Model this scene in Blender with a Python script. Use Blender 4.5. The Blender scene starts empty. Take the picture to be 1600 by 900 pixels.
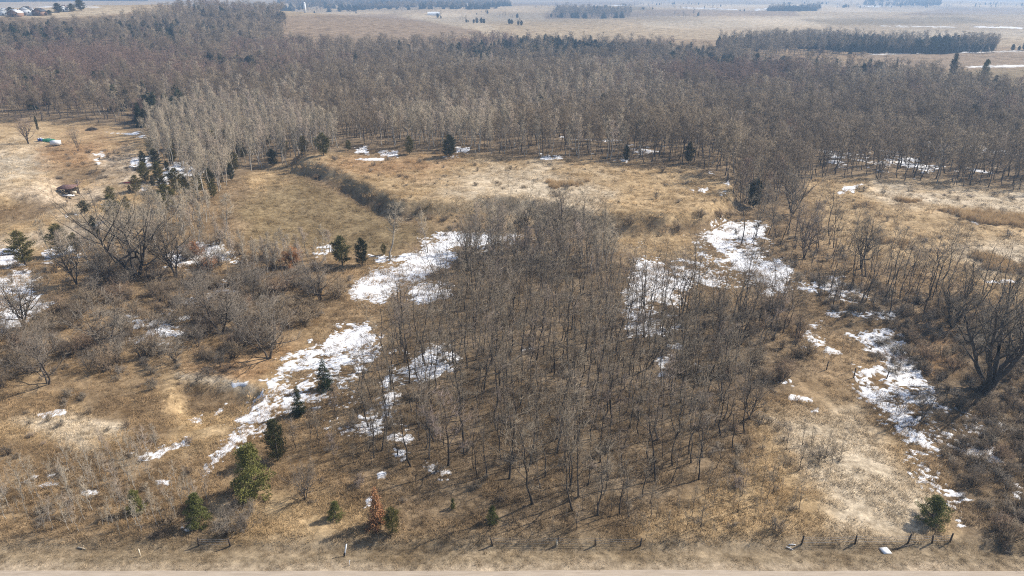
import bpy, math
import numpy as np
from mathutils import Vector

R = math.radians
# ------------------------------------------------------------------ camera, world, sun, exposure
scene = bpy.context.scene
COL = scene.collection
CAM_Z, PITCH, FPX = 60.0, R(23.8), 1067.0
cam_d = bpy.data.cameras.new('camera'); cam = bpy.data.objects.new('camera', cam_d); COL.objects.link(cam)
cam.location = (0, 0, CAM_Z); cam.rotation_euler = (R(90) - PITCH, 0, 0)
cam_d.sensor_width = 36.0; cam_d.lens = 36.0 * FPX / 1600.0
cam_d.clip_start = 0.5; cam_d.clip_end = 30000.0
scene.camera = cam

SUN_EL, SUN_AZ = R(40), math.atan2(0.92, 0.40)      # azimuth from +Y towards +X
sdir = Vector((math.sin(SUN_AZ) * math.cos(SUN_EL), math.cos(SUN_AZ) * math.cos(SUN_EL), math.sin(SUN_EL)))
world = bpy.data.worlds.new('World'); scene.world = world; world.use_nodes = True
wn = world.node_tree; wn.nodes.clear()
sky = wn.nodes.new('ShaderNodeTexSky'); sky.sky_type = 'NISHITA'; sky.sun_disc = False
sky.sun_elevation = SUN_EL; sky.sun_rotation = SUN_AZ; sky.altitude = 250; sky.dust_density = 2.0
bg = wn.nodes.new('ShaderNodeBackground'); bg.inputs['Strength'].default_value = 0.11
wo = wn.nodes.new('ShaderNodeOutputWorld')
wn.links.new(sky.outputs[0], bg.inputs[0]); wn.links.new(bg.outputs[0], wo.inputs[0])
sun_d = bpy.data.lights.new('sun', 'SUN'); sun_d.energy = 4.2; sun_d.angle = R(0.53); sun_d.color = (1.0, 0.95, 0.87)
sun = bpy.data.objects.new('sun', sun_d); COL.objects.link(sun)
sun.rotation_euler = sdir.to_track_quat('Z', 'Y').to_euler(); sun.location = (0, 0, 200)
vs = scene.view_settings
vs.view_transform = 'Standard'; vs.look = 'None'; vs.gamma = 1.0; vs.use_curve_mapping = False
vs.exposure = 0.70
cy = scene.cycles
cy.max_bounces = 2; cy.diffuse_bounces = 1; cy.glossy_bounces = 1; cy.transmission_bounces = 2
cy.volume_bounces = 0; cy.use_denoising = False; cy.use_adaptive_sampling = True; cy.adaptive_threshold = 0.012; cy.adaptive_min_samples = 48; cy.filter_width = 1.1; cy.caustics_reflective = False; cy.caustics_refractive = False

# ------------------------------------------------------------------ numeric helpers
def smooth(a, b, x):
    t = np.clip((x - a) / (b - a), 0, 1); return t * t * (3 - 2 * t)

def vnoise(x, y, s, seed):
    x = np.asarray(x, float) / s + seed * 17.31; y = np.asarray(y, float) / s - seed * 9.77
    xi = np.floor(x); yi = np.floor(y); fx = x - xi; fy = y - yi
    fx = fx * fx * (3 - 2 * fx); fy = fy * fy * (3 - 2 * fy)
    def h(a, b):
        n = (a.astype(np.int64) * 374761393 + b.astype(np.int64) * 668265263 + seed * 144269504) & 0x7fffffff
        n = ((n ^ (n >> 13)) * 1274126177) & 0x7fffffff
        return ((n ^ (n >> 16)) & 0xffff) / 65535.0
    return (h(xi, yi) * (1 - fx) + h(xi + 1, yi) * fx) * (1 - fy) + (h(xi, yi + 1) * (1 - fx) + h(xi + 1, yi + 1) * fx) * fy

def fbm(x, y, s, seed, o=3):
    v = 0; a = 1.0; t = 0
    for k in range(o):
        v = v + a * vnoise(x, y, s / (2.03 ** k), seed + k * 7); t += a; a *= 0.55
    return v / t - 0.5                                  # about -0.5..0.5

def poly_sd(px, py, poly):
    """signed distance, positive inside"""
    px = np.asarray(px, float); py = np.asarray(py, float)
    d = np.full(px.shape, 1e18); ins = np.zeros(px.shape, bool)
    n = len(poly)
    for i in range(n):
        ax, ay = poly[i]; bx, by = poly[(i + 1) % n]
        ex, ey = bx - ax, by - ay; l2 = ex * ex + ey * ey + 1e-12
        t = np.clip(((px - ax) * ex + (py - ay) * ey) / l2, 0, 1)
        d = np.minimum(d, (px - ax - t * ex) ** 2 + (py - ay - t * ey) ** 2)
        if ay != by:
            c = ((ay > py) != (by > py)) & (px < (bx - ax) * (py - ay) / (by - ay) + ax)
            ins ^= c
    d = np.sqrt(d)
    return np.where(ins, d, -d)

CP, SP = math.cos(PITCH), math.sin(PITCH)
def ray(px, py):
    u = (px - 800) / FPX; v = (450 - py) / FPX
    return (u, CP + v * SP, -SP + v * CP)
def flat(px, py):
    d = ray(px, py); t = CAM_Z / max(-d[2], 1e-3); return (d[0] * t, d[1] * t)
def project(x, y, z):
    dz = z - CAM_Z
    f = np.maximum(y * CP - dz * SP, 0.1); up = y * SP + dz * CP
    return 800 + FPX * x / f, 450 - FPX * up / f

CEDARS_BELT = [(262, 268), (250, 285), (310, 300), (345, 285), (365, 268), (300, 240), (285, 232), (340, 255), (380, 248), (395, 235), (345, 215), (285, 210), (445, 240), (460, 232), (240, 245), (225, 262), (300, 320), (265, 330), (318, 268), (352, 258), (372, 240), (318, 222), (268, 235), (420, 225), (436, 215), (362, 282), (334, 308), (278, 300), (640, 241), (255, 300), (240, 292), (228, 285), (215, 300), (200, 330), (180, 345), (150, 372), (120, 392), (98, 398), (300, 262), (312, 252), (325, 246), (345, 240)]
PLATEAU = [flat(*p) for p in [(470, 268), (520, 288), (575, 314), (630, 340), (700, 342), (760, 338), (850, 346), (940, 362),
           (1040, 366), (1110, 350), (1150, 325), (1150, 262), (1090, 240), (740, 232), (480, 232)]]
MOUND = flat(425, 318)
BERM = [flat(*p) for p in [(-60, 345), (20, 325), (70, 322), (95, 300), (60, 285), (-60, 290)]]
CUT = [flat(*p) for p in [(280, 590), (330, 592), (395, 612), (385, 640), (320, 655), (270, 625)]]
def hgt(x, y):
    x = np.asarray(x, float); y = np.asarray(y, float)
    far = smooth(150, 700, y)
    z = (fbm(x, y, 55, 3, 2) * 3.6 + fbm(x, y, 21, 7, 2) * 1.7) * smooth(62, 95, y) + fbm(x, y, 9, 11, 2) * 0.55 * smooth(58, 66, y)
    z = z + fbm(x, y, 260, 21, 2) * 10.0 * far
    near = (y > 130) & (y < 300)
    if np.any(near):
        sd = np.full(x.shape, -50.0); sd2 = sd.copy()
        sd[near] = poly_sd(x[near], y[near], PLATEAU); sd2[near] = poly_sd(x[near], y[near], BERM)
        z = z + 4.6 * smooth(-3.2, 2.2, sd + fbm(x, y, 8, 31, 2) * 4) + 4.2 * smooth(-4, 5, sd2 + fbm(x, y, 7, 35, 2) * 5)
        z = z + np.where(near & (x < -60), (fbm(x, y, 17, 37, 3)) * 4.5, 0) * smooth(-60, -95, x) * smooth(130, 150, y) * smooth(300, 270, y)
    near = (y > 85) & (y < 120)
    if np.any(near):
        sd = np.full(x.shape, -50.0); sd[near] = poly_sd(x[near], y[near], CUT)
        z = z - 1.9 * smooth(-1.8, 1.2, sd + fbm(x, y, 4, 33, 2) * 3)
    # wooded hill on the horizon, left
    z = z + 38 * np.exp(-((x + 560) / 250) ** 2 / 2 - ((y - 1020) / 300) ** 2 / 2)
    mx, my = MOUND; z = z + 2.4 * np.exp(-(((x - mx) / 24) ** 2 + ((y - my) / 20) ** 2))
    z = z + fbm(x, y, 800, 23, 2) * 34 * smooth(1250, 2200, y)
    # roadside: shallow ditch then flat road
    z = z - 0.45 * np.exp(-((y - 60.6) / 0.9) ** 2) 
    z = z + 55 * smooth(3500, 9000, y)
    return z

TT = np.concatenate([np.geomspace(40, 12000, 900)])
def at(px, py):
    d = ray(px, py)
    X, Y, Z = d[0] * TT, d[1] * TT, CAM_Z + d[2] * TT
    g = hgt(X, Y); b = np.nonzero(Z <= g)[0]
    if len(b) == 0:
        i = len(TT) - 1; return Vector((X[i], Y[i], g[i]))
    i = max(b[0], 1); a0 = Z[i - 1] - g[i - 1]; a1 = Z[i] - g[i]
    f = a0 / (a0 - a1 + 1e-9); t = TT[i - 1] + (TT[i] - TT[i - 1]) * f
    return Vector((d[0] * t, d[1] * t, float(hgt(np.array([d[0] * t]), np.array([d[1] * t]))[0])))
def top_h(p, py_top):
    """height of a thing standing at p whose top shows at pixel row py_top"""
    d = ray(800, py_top); return CAM_Z + d[2] / d[1] * p.y - p.z
def wpoly(pp): return [tuple(at(*p)[:2]) for p in pp]

# ------------------------------------------------------------------ materials
def new_mat(name):
    m = bpy.data.materials.new(name); m.use_nodes = True; nt = m.node_tree
    b = nt.nodes['Principled BSDF']; b.inputs['Roughness'].default_value = 0.9
    if 'Specular IOR Level' in b.inputs: b.inputs['Specular IOR Level'].default_value = 0.2
    return m, nt, b
def ramp(nt, stops):
    r = nt.nodes.new('ShaderNodeValToRGB'); e = r.color_ramp.elements
    while len(e) < len(stops): e.new(0.5)
    for k, (p, c) in enumerate(stops): e[k].position = p; e[k].color = (*c, 1)
    return r
def var_mat(name, stops, noise_scale=1.5, noise_amt=0.35, rough=0.9, spec=0.2):
    """colour differs from one plant to the next (object random) and is mottled along it"""
    m, nt, b = new_mat(name)
    oi = nt.nodes.new('ShaderNodeObjectInfo'); r = ramp(nt, stops)
    nt.links.new(oi.outputs['Random'], r.inputs[0])
    tc = nt.nodes.new('ShaderNodeTexCoord'); nz = nt.nodes.new('ShaderNodeTexNoise')
    nz.inputs['Scale'].default_value = noise_scale; nz.inputs['Detail'].default_value = 4
    nt.links.new(tc.outputs['Object'], nz.inputs['Vector'])
    mr = nt.nodes.new('ShaderNodeMapRange'); mr.inputs[1].default_value = 0.3; mr.inputs[2].default_value = 0.7
    mr.inputs[3].default_value = 1 - noise_amt; mr.inputs[4].default_value = 1 + noise_amt
    nt.links.new(nz.outputs[0], mr.inputs[0])
    mx = nt.nodes.new('ShaderNodeVectorMath'); mx.operation = 'SCALE'
    nt.links.new(r.outputs[0], mx.inputs[0]); nt.links.new(mr.outputs[0], mx.inputs['Scale'])
    nt.links.new(mx.outputs[0], b.inputs['Base Color'])
    b.inputs['Roughness'].default_value = rough; b.inputs['Specular IOR Level'].default_value = spec
    return m
def plain(name, c, rough=0.7, scale=3.0, amt=0.2):
    return var_mat(name, [(0, c), (1, c)], scale, amt, rough)

M = {}
M['bark'] = var_mat('bark_grey_brown', [(0, (.055, .045, .037)), (.5, (.085, .069, .056)), (1, (.13, .106, .083))])
M['twig'] = var_mat('twig_grey_brown', [(0, (.165, .132, .095)), (.4, (.225, .182, .13)), (.8, (.28, .228, .165)), (1, (.25, .19, .16))])
M['farbark'] = var_mat('bark_woodland', [(0, (.085, .07, .058)), (.7, (.125, .103, .085)), (.93, (.16, .135, .11)), (1, (.34, .30, .25))])
M['fartwig'] = var_mat('twig_woodland', [(0, (.125, .093, .063)), (.3, (.18, .136, .092)), (.7, (.245, .185, .122)), (1, (.32, .25, .165))])
M['redtwig'] = var_mat('twig_reddish', [(0, (.17, .112, .085)), (1, (.23, .15, .112))])
M['palebark'] = var_mat('bark_poplar', [(0, (.30, .265, .215)), (.5, (.40, .355, .29)), (1, (.50, .45, .38))])
M['paletwig'] = var_mat('twig_poplar', [(0, (.30, .245, .175)), (.5, (.40, .33, .235)), (1, (.36, .28, .215))])
M['shrubtwig'] = var_mat('twig_shrub', [(0, (.15, .11, .077)), (.4, (.22, .165, .108)), (.75, (.28, .21, .135)), (1, (.25, .165, .105))])
M['greytwig'] = var_mat('twig_shrub_grey', [(0, (.19, .155, .12)), (1, (.30, .25, .19))])
M['orangetwig'] = var_mat('leaves_dead_orange', [(0, (.27, .12, .05)), (1, (.36, .17, .07))])
M['spruce'] = var_mat('needles_dark', [(0, (.028, .042, .022)), (1, (.05, .065, .03))], 2, .4)
M['darkgreen'] = var_mat('needles_dark_cedar', [(0, (.048, .055, .025)), (1, (.075, .075, .032))], 2, .4)
M['cedar'] = var_mat('needles_cedar', [(0, (.105, .102, .034)), (.5, (.15, .13, .042)), (1, (.19, .15, .055))], 2, .4)
M['pine'] = var_mat('needles_pine', [(0, (.135, .14, .043)), (1, (.19, .18, .055))], 2, .4)
M['dead'] = var_mat('needles_dead', [(0, (.31, .15, .07)), (1, (.36, .18, .09))], 2, .3)
M['reed'] = var_mat('reed_straw', [(0, (.30, .19, .09)), (1, (.42, .28, .14))])

# ground: colour attribute laid out over the land + grain
m, nt, b = new_mat('ground_soil_grass'); M['ground'] = m
ca = nt.nodes.new('ShaderNodeVertexColor'); ca.layer_name = 'soil'
ge = nt.nodes.new('ShaderNodeNewGeometry')
def noise(nt, vec, scale, detail=5, rough=.6):
    n = nt.nodes.new('ShaderNodeTexNoise'); n.inputs['Scale'].default_value = scale
    n.inputs['Detail'].default_value = detail; n.inputs['Roughness'].default_value = rough
    nt.links.new(vec, n.inputs['Vector']); return n
n1 = noise(nt, ge.outputs['Position'], 0.9, 8, .72); n2 = noise(nt, ge.outputs['Position'], 0.12, 5)
r1 = ramp(nt, [(.30, (.50, .47, .43)), (.5, (.95, .95, .95)), (.68, (1.5, 1.5, 1.48))]); nt.links.new(n1.outputs[0], r1.inputs[0])
r2 = ramp(nt, [(.32, (.62, .57, .50)), (.5, (1, 1, 1)), (.7, (1.3, 1.3, 1.32))]); nt.links.new(n2.outputs[0], r2.inputs[0])
x1 = nt.nodes.new('ShaderNodeVectorMath'); x1.operation = 'MULTIPLY'
x2 = nt.nodes.new('ShaderNodeVectorMath'); x2.operation = 'MULTIPLY'
nt.links.new(ca.outputs[0], x1.inputs[0]); nt.links.new(r1.outputs[0], x1.inputs[1])
nt.links.new(x1.outputs[0], x2.inputs[0]); nt.links.new(r2.outputs[0], x2.inputs[1])
nt.links.new(x2.outputs[0], b.inputs['Base Color']); b.inputs['Specular IOR Level'].default_value = 0.05
bp = nt.nodes.new('ShaderNodeBump'); bp.inputs['Strength'].default_value = 0.7; bp.inputs['Distance'].default_value = 0.35
nt.links.new(n1.outputs[0], bp.inputs['Height']); nt.links.new(bp.outputs[0], b.inputs['Normal'])

m, nt, b = new_mat('snow_old'); M['snow'] = m
ge = nt.nodes.new('ShaderNodeNewGeometry'); n1 = noise(nt, ge.outputs['Position'], 1.1, 7, .7)
r1 = ramp(nt, [(.30, (.36, .31, .26)), (.40, (.68, .66, .64)), (.55, (.82, .82, .83)), (.7, (.86, .87, .89))]); nt.links.new(n1.outputs[0], r1.inputs[0])
an = nt.nodes.new('ShaderNodeAttribute'); an.attribute_name = 'depth'; rd = ramp(nt, [(0, (.50, .44, .37)), (.10, (.74, .71, .67)), (.28, (1, 1, 1))]); nt.links.new(an.outputs['Fac'], rd.inputs[0])
xm = nt.nodes.new('ShaderNodeVectorMath'); xm.operation = 'MULTIPLY'; nt.links.new(r1.outputs[0], xm.inputs[0]); nt.links.new(rd.outputs[0], xm.inputs[1])
nt.links.new(xm.outputs[0], b.inputs['Base Color']); b.inputs['Roughness'].default_value = .7
bp = nt.nodes.new('ShaderNodeBump'); bp.inputs['Strength'].default_value = 0.5; bp.inputs['Distance'].default_value = 0.2
nt.links.new(n1.outputs[0], bp.inputs['Height']); nt.links.new(bp.outputs[0], b.inputs['Normal'])

m, nt, b = new_mat('gravel_road'); M['road'] = m
ge = nt.nodes.new('ShaderNodeNewGeometry'); mp = nt.nodes.new('ShaderNodeMapping'); mp.inputs['Scale'].default_value = (.12, 1, 1); nt.links.new(ge.outputs['Position'], mp.inputs[0]); n1 = noise(nt, mp.outputs[0], 3, 9, .8)
r1 = ramp(nt, [(.3, (.27, .215, .16)), (.7, (.45, .37, .285))]); nt.links.new(n1.outputs[0], r1.inputs[0])
nt.links.new(r1.outputs[0], b.inputs['Base Color'])

m, nt, b = new_mat('dry_grass_blades'); M['grass'] = m
atn = nt.nodes.new('ShaderNodeAttribute'); atn.attribute_type = 'INSTANCER'; atn.attribute_name = 'tint'
nt.links.new(atn.outputs['Color'], b.inputs['Base Color']); b.inputs['Specular IOR Level'].default_value = 0.1

# ------------------------------------------------------------------ mesh helpers
class MB:
    def __init__(s): s.v = []; s.f = []; s.n = 0
    def add(s, v, f):
        s.v.append(np.asarray(v, float).reshape(-1, 3)); s.f.append(np.asarray(f, np.int64).reshape(-1, 3) + s.n); s.n += len(s.v[-1])
    def tube(s, pts, rad, sides=5, cap=False):
        pts = np.asarray(pts, float); k = len(pts); d = np.gradient(pts, axis=0)
        d /= np.linalg.norm(d, axis=1)[:, None] + 1e-9
        ref = np.where(np.abs(d[:, 2:3]) > .9, np.array([[1., 0, 0]]), np.array([[0, 0, 1.]]))
        a = np.cross(d, ref); a /= np.linalg.norm(a, axis=1)[:, None]; c = np.cross(d, a)
        th = np.arange(sides) * 2 * math.pi / sides
        ring = pts[:, None] + np.asarray(rad)[:, None, None] * (a[:, None] * np.cos(th)[None, :, None] + c[:, None] * np.sin(th)[None, :, None])
        f = []
        i = np.arange(k - 1)[:, None] * sides; j = np.arange(sides)[None]; j2 = (j + 1) % sides
        f1 = np.stack([i + j, i + j2, i + sides + j2], -1).reshape(-1, 3); f2 = np.stack([i + j, i + sides + j2, i + sides + j], -1).reshape(-1, 3)
        F = [f1, f2]
        if cap:
            F.append(np.array([[0, q + 1, q] for q in range(1, sides - 1)]))
            o = (k - 1) * sides; F.append(np.array([[o, o + q, o + q + 1] for q in range(1, sides - 1)]))
        s.add(ring.reshape(-1, 3), np.concatenate(F))
    def cones(s, p, tip, w):
        """many thin three-sided twigs at once"""
        p = np.asarray(p); tip = np.asarray(tip); d = tip - p; n = len(p)
        d = d / (np.linalg.norm(d, axis=1)[:, None] + 1e-9)
        ref = np.where(np.abs(d[:, 2:3]) > .9, np.array([[1., 0, 0]]), np.array([[0, 0, 1.]]))
        a = np.cross(d, ref); a /= np.linalg.norm(a, axis=1)[:, None] + 1e-9; c = np.cross(d, a)
        w = np.asarray(w)[:, None] if np.ndim(w) else w
        v = np.stack([p + a * w, p - .5 * a * w + .866 * c * w, p - .5 * a * w - .866 * c * w, tip], 1).reshape(-1, 3)
        o = np.arange(n)[:, None, None] * 4; t = np.array([[0, 1, 3], [1, 2, 3], [2, 0, 3]])[None]
        s.add(v, (o + t).reshape(-1, 3))
    def tris(s, p, d1, d2):
        v = np.stack([p - d1, p + d1, p + d2], 1).reshape(-1, 3); s.add(v, np.arange(len(v)).reshape(-1, 3))
    def box(s, c, size, rz=0.0):
        hx, hy, hz = np.array(size) / 2
        v = np.array([[x, y, z] for z in (-hz, hz) for y in (-hy, hy) for x in (-hx, hx)])
        ca_, sa_ = math.cos(rz), math.sin(rz); v = np.stack([v[:, 0] * ca_ - v[:, 1] * sa_, v[:, 0] * sa_ + v[:, 1] * ca_, v[:, 2]], 1) + np.array(c)
        f = [[0, 2, 3], [0, 3, 1], [4, 5, 7], [4, 7, 6], [0, 1, 5], [0, 5, 4], [2, 6, 7], [2, 7, 3], [0, 4, 6], [0, 6, 2], [1, 3, 7], [1, 7, 5]]
        s.add(v, f)
    def mesh(s, name, mat, smooth_=False):
        v = np.concatenate(s.v); f = np.concatenate(s.f)
        me = bpy.data.meshes.new(name); me.vertices.add(len(v)); me.vertices.foreach_set('co', v.ravel())
        me.loops.add(f.size); me.loops.foreach_set('vertex_index', f.ravel().astype(np.int32))
        me.polygons.add(len(f)); me.polygons.foreach_set('loop_start', np.arange(0, f.size, 3, dtype=np.int32))
        me.polygons.foreach_set('loop_total', np.full(len(f), 3, np.int32))
        if smooth_: me.polygons.foreach_set('use_smooth', np.ones(len(f), bool))
        me.materials.append(mat); me.update(calc_edges=True); return me
def obj(name, me, parent=None, loc=(0, 0, 0), rot=(0, 0, 0), link=True):
    o = bpy.data.objects.new(name, me)
    if link: COL.objects.link(o)
    o.parent = parent; o.location = loc; o.rotation_euler = rot; return o
def tag(o, label=None, cat=None, group=None, kind=None):
    for k, v in (('label', label), ('category', cat), ('group', group), ('kind', kind)):
        if v: o[k] = v
    return o
def thing(name, label, cat, loc, rz=0, scale=1, group=None):
    e = obj(name, None, None, loc, (0, 0, rz)); e.empty_display_size = 0.5
    e.scale = (scale,) * 3 if np.ndim(scale) == 0 else scale
    return tag(e, label, cat, group)

# ------------------------------------------------------------------ plants
def unit(v): return v / (np.linalg.norm(v, axis=-1, keepdims=True) + 1e-9)
def along(poly, t):
    k = len(poly) - 1; f = np.clip(t * k, 0, k - 1e-6); i = f.astype(int); w = (f - i)[:, None]
    return poly[i] * (1 - w) + poly[i + 1] * w, unit(poly[i + 1] - poly[i])
def make_tree(rng, H=12, spread=3, fb=.35, limbs=16, elev=(25, 60), tr=.14, twigs=900, tl=.8, tw=.011, stems=1, stem_lean=.1,
              curve=.35, bark='bark', twig='twig', name='bare', sub=5, twiglets=2, crown_shape=.6, limb_r=.45):
    T = MB(); C = MB(); src = []
    for s_ in range(stems):
        az = rng.uniform(0, 6.28) if stems == 1 else 6.28 * (s_ + rng.uniform(-.3, .3)) / stems
        ln = stem_lean * (rng.uniform(.3, 1) if stems == 1 else rng.uniform(.6, 1.2))
        h = H * (1 if stems == 1 else rng.uniform(.72, 1)); n = 8; t = np.linspace(0, 1, n)
        wob = np.cumsum(rng.normal(0, .016 * h, (n, 2)), axis=0); wob[0] = 0
        tr_pts = np.stack([math.cos(az) * ln * h * t ** .9 + wob[:, 0], math.sin(az) * ln * h * t ** .9 + wob[:, 1], h * t * .96], 1)
        tr_pts[0, 2] = -.35
        rr = tr * (1 if stems == 1 else .75)
        rad = rr * (1 - .88 * t); rad[0] *= 1.35
        T.tube(tr_pts, rad, 6)
        for i in range(limbs):
            tt = fb + (1 - fb) * (i + rng.uniform(0, 1)) / limbs
            p, d = along(tr_pts, np.array([min(tt, .985)])); p = p[0]
            q = (tt - fb) / (1 - fb)
            prof = (1 - q) ** crown_shape * (.55 + .45 * min(1, q * 3.2)) + .12
            L = spread * prof * rng.uniform(.7, 1.2); a = i * 2.4 + rng.uniform(-.6, .6) + s_
            el = R(rng.uniform(*elev)); dr = np.array([math.cos(a) * math.cos(el), math.sin(a) * math.cos(el), math.sin(el)])
            k = 5; u = np.linspace(0, 1, k)[:, None]
            pts = p + dr * L * u + np.array([0, 0, 1.]) * curve * L * u ** 2 + np.cumsum(rng.normal(0, .045 * L, (k, 3)), axis=0) * (u > 0)
            pts[0] = p
            r0 = max(rr * (1 - .88 * tt) * limb_r * 1.3, .012)
            T.tube(pts, np.linspace(r0, r0 * .2, k), 4)
            src.append((pts, L, .25))
            for j in range(sub):
                sp, sdv = along(pts, np.array([rng.uniform(.25, .95)])); sp = sp[0]
                dv = unit(sdv[0] * .7 + rng.normal(0, .6, 3) + np.array([0, 0, .25])); l2 = L * rng.uniform(.25, .5)
                u3 = np.linspace(0, 1, 3)[:, None]
                p3 = sp + dv * l2 * u3 + np.array([0, 0, .2]) * l2 * u3 ** 2 + rng.normal(0, .03, (3, 3)) * (u3 > 0)
                C.tube(p3, [r0 * .35, r0 * .22, r0 * .08], 3); src.append((p3, l2, .1))
    W = np.array([l for _, l, _ in src]); W = W / W.sum()
    P, D = [], []
    for (pts, l, t0), w in zip(src, W):
        n = max(2, int(w * twigs)); a, b_ = along(pts, rng.uniform(t0, 1, n)); P.append(a); D.append(b_)
    P = np.concatenate(P); D = np.concatenate(D); n = len(P)
    dv = unit(D * .7 + rng.normal(0, .55, (n, 3)) + np.array([0, 0, .3])); L = tl * rng.uniform(.4, 1.25, n)[:, None]
    tip = P + dv * L; C.cones(P, tip, tw * rng.uniform(.7, 1.3, n))
    for _ in range(twiglets):
        u = rng.uniform(.2, .9, (n, 1)); q = P + dv * L * u; dd = unit(dv + rng.normal(0, .6, (n, 3)))
        C.cones(q, q + dd * L * rng.uniform(.3, .6, (n, 1)), tw * .65)
    return (T.mesh(name + '_trunk', M[bark]), C.mesh(name + '_crown', M[twig]), H)

def make_bush(rng, Rd=2.5, H=3.2, stems=22, twigs=1600, tl=.6, tw=.009, bark='bark', twig='shrubtwig', name='shrub', low=25):
    T = MB(); C = MB(); src = []
    for i in range(stems):
        a = rng.uniform(0, 6.28); el = R(rng.uniform(low, 88)); st = np.array([math.cos(a), math.sin(a), 0]) * rng.uniform(0, .22) * Rd
        st[2] = -.15
        k = 5; u = np.linspace(0, 1, k)[:, None]
        end = np.array([math.cos(a) * math.cos(el) * Rd, math.sin(a) * math.cos(el) * Rd, math.sin(el) * H]) * rng.uniform(.7, 1.05)
        pts = st + (end - st) * u + np.array([0, 0, .25 * H]) * (u * (1 - u)) + np.cumsum(rng.normal(0, .05 * Rd, (k, 3)), axis=0) * (u > 0)
        r0 = .012 * H + rng.uniform(0, .01); T.tube(pts, np.linspace(r0, .006, k), 4); src.append((pts, .3))
        for j in range(6):
            sp, sv = along(pts, np.array([rng.uniform(.3, .95)])); dv = unit(sv[0] * .5 + rng.normal(0, .6, 3) + np.array([0, 0, .15]))
            l2 = Rd * rng.uniform(.2, .45); p3 = sp[0] + dv * l2 * np.linspace(0, 1, 3)[:, None]
            C.tube(p3, [.01, .007, .004], 3); src.append((p3, .1))
    P, D = [], []
    n0 = max(2, twigs // len(src))
    for pts, t0 in src:
        a, b_ = along(pts, rng.uniform(t0, 1, n0)); P.append(a); D.append(b_)
    P = np.concatenate(P); D = np.concatenate(D); n = len(P)
    dv = unit(D * .5 + rng.normal(0, .6, (n, 3)) + np.array([0, 0, .25])); L = tl * rng.uniform(.4, 1.2, n)[:, None]
    C.cones(P, P + dv * L, tw * rng.uniform(.7, 1.3, n))
    for _ in range(2):
        q = P + dv * L * rng.uniform(.2, .9, (n, 1)); dd = unit(dv + rng.normal(0, .7, (n, 3)))
        C.cones(q, q + dd * L * .5, tw * .65)
    return (T.mesh(name + '_stems', M[bark]), C.mesh(name + '_crown', M[twig]), H)

def make_conifer(rng, H=6, Rd=1.5, kind='spruce', mat='spruce', name='spruce', n=5200, leaf=.11):
    T = MB(); C = MB()
    T.tube(np.array([[0, 0, -.3], [.02, .02, H * .5], [0, 0, H * .97]]), [H * .017, H * .011, H * .002], 6)
    if kind == 'pine':
        cl = []
        for i in range(80):
            t = rng.uniform(.05, 1) ; a = rng.uniform(0, 6.28); rr = Rd * ((1 - t) ** .62 * 1.05) * rng.uniform(.45, 1.1) * (1 + .25 * math.sin(3 * a + 5 * t)) + .08
            c = np.array([math.cos(a) * rr, math.sin(a) * rr, H * (t * .95)]); cl.append(c)
            b0 = np.array([0, 0, c[2] - rr * .35]); T.tube(np.stack([b0, (b0 + c) / 2 + [0, 0, -.05], c]), [.05, .035, .015], 4)
        cl = np.array(cl); idx = rng.integers(0, len(cl), n)
        off = unit(rng.normal(0, 1, (n, 3))) * (rng.uniform(0, 1, (n, 1)) ** .4) * np.array([.42, .42, .3]) * H / 5
        p = cl[idx] + off; d = unit(off + np.array([0, 0, .12]) + rng.normal(0, .1, (n, 3)))
    else:
        nb = int(H * 22); t = (np.arange(nb) + rng.uniform(0, 1, nb)) / nb; t = t ** (1.25 if kind == 'spruce' else 1.0)
        a = rng.uniform(0, 6.28, nb); lumpy = 1 + .28 * np.sin(a * 2 + t * 9 + rng.uniform(0, 6)) * rng.uniform(.4, 1, nb)
        prof = (1 - t) ** .9 if kind == 'spruce' else np.minimum(1, (1 - t) * 1.9) ** .75 * (.75 + .25 * np.minimum(1, t * 4))
        L = Rd * (prof * lumpy * rng.uniform(.65, 1.08, nb) + .04)
        droop = -.18 if kind == 'spruce' else .75
        e = np.stack([np.cos(a) * L, np.sin(a) * L, L * droop], 1); z0 = H * (.04 + .94 * t); b0 = np.stack([0 * a, 0 * a, z0], 1)
        C.cones(b0, b0 + e, .012)
        idx = rng.choice(nb, n, p=(L + .05) / (L + .05).sum()); u = rng.uniform(.15, 1, (n, 1)) ** .7
        off = rng.normal(0, .06 + .05 * Rd, (n, 3)) * np.array([1, 1, .55]); p = b0[idx] + e[idx] * u + off
        d = unit(unit(e[idx]) * .8 + off * 2 + np.array([0, 0, -.15 if kind == 'spruce' else .5]) + rng.normal(0, .35, (n, 3)))
    s = leaf * rng.uniform(.6, 1.3, (n, 1)) * (H / 5) ** .4
    side = unit(np.cross(d, rng.normal(0, 1, (n, 3)))) * s * .33
    C.tris(p, side, d * s * 1.6)
    return (T.mesh(name + '_trunk', M['bark']), C.mesh(name + '_crown', M[mat]), H)

rg = np.random.default_rng
VAR = {}
VAR['wood'] = [make_tree(rg(10 + i), H=11 + i % 3, spread=2.7 + .55 * (i % 3), fb=.24 + .09 * (i % 3), limbs=11 + i % 4, elev=(14, 60), tr=.10, stem_lean=.09, twigs=230, tl=.9, tw=.013, sub=4, limb_r=.5, crown_shape=.45, twiglets=2, name='wood_tree') for i in range(6)]
VAR['spreading'] = [make_tree(rg(30 + i), H=12, spread=5.6, fb=.18, limbs=15, elev=(15, 60), tr=.30, twigs=1000, tl=1.0, tw=.016, stems=3, stem_lean=.30, sub=7, crown_shape=.4, limb_r=.6, name='spreading_tree') for i in range(3)]
VAR['willow'] = [make_tree(rg(40 + i), H=14, spread=4.8, fb=.30, limbs=15, elev=(25, 65), tr=.52, twigs=1700, tl=1.1, tw=.013, stems=5, stem_lean=.42, sub=7, crown_shape=.4, name='willow_tree') for i in range(1)]
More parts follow.
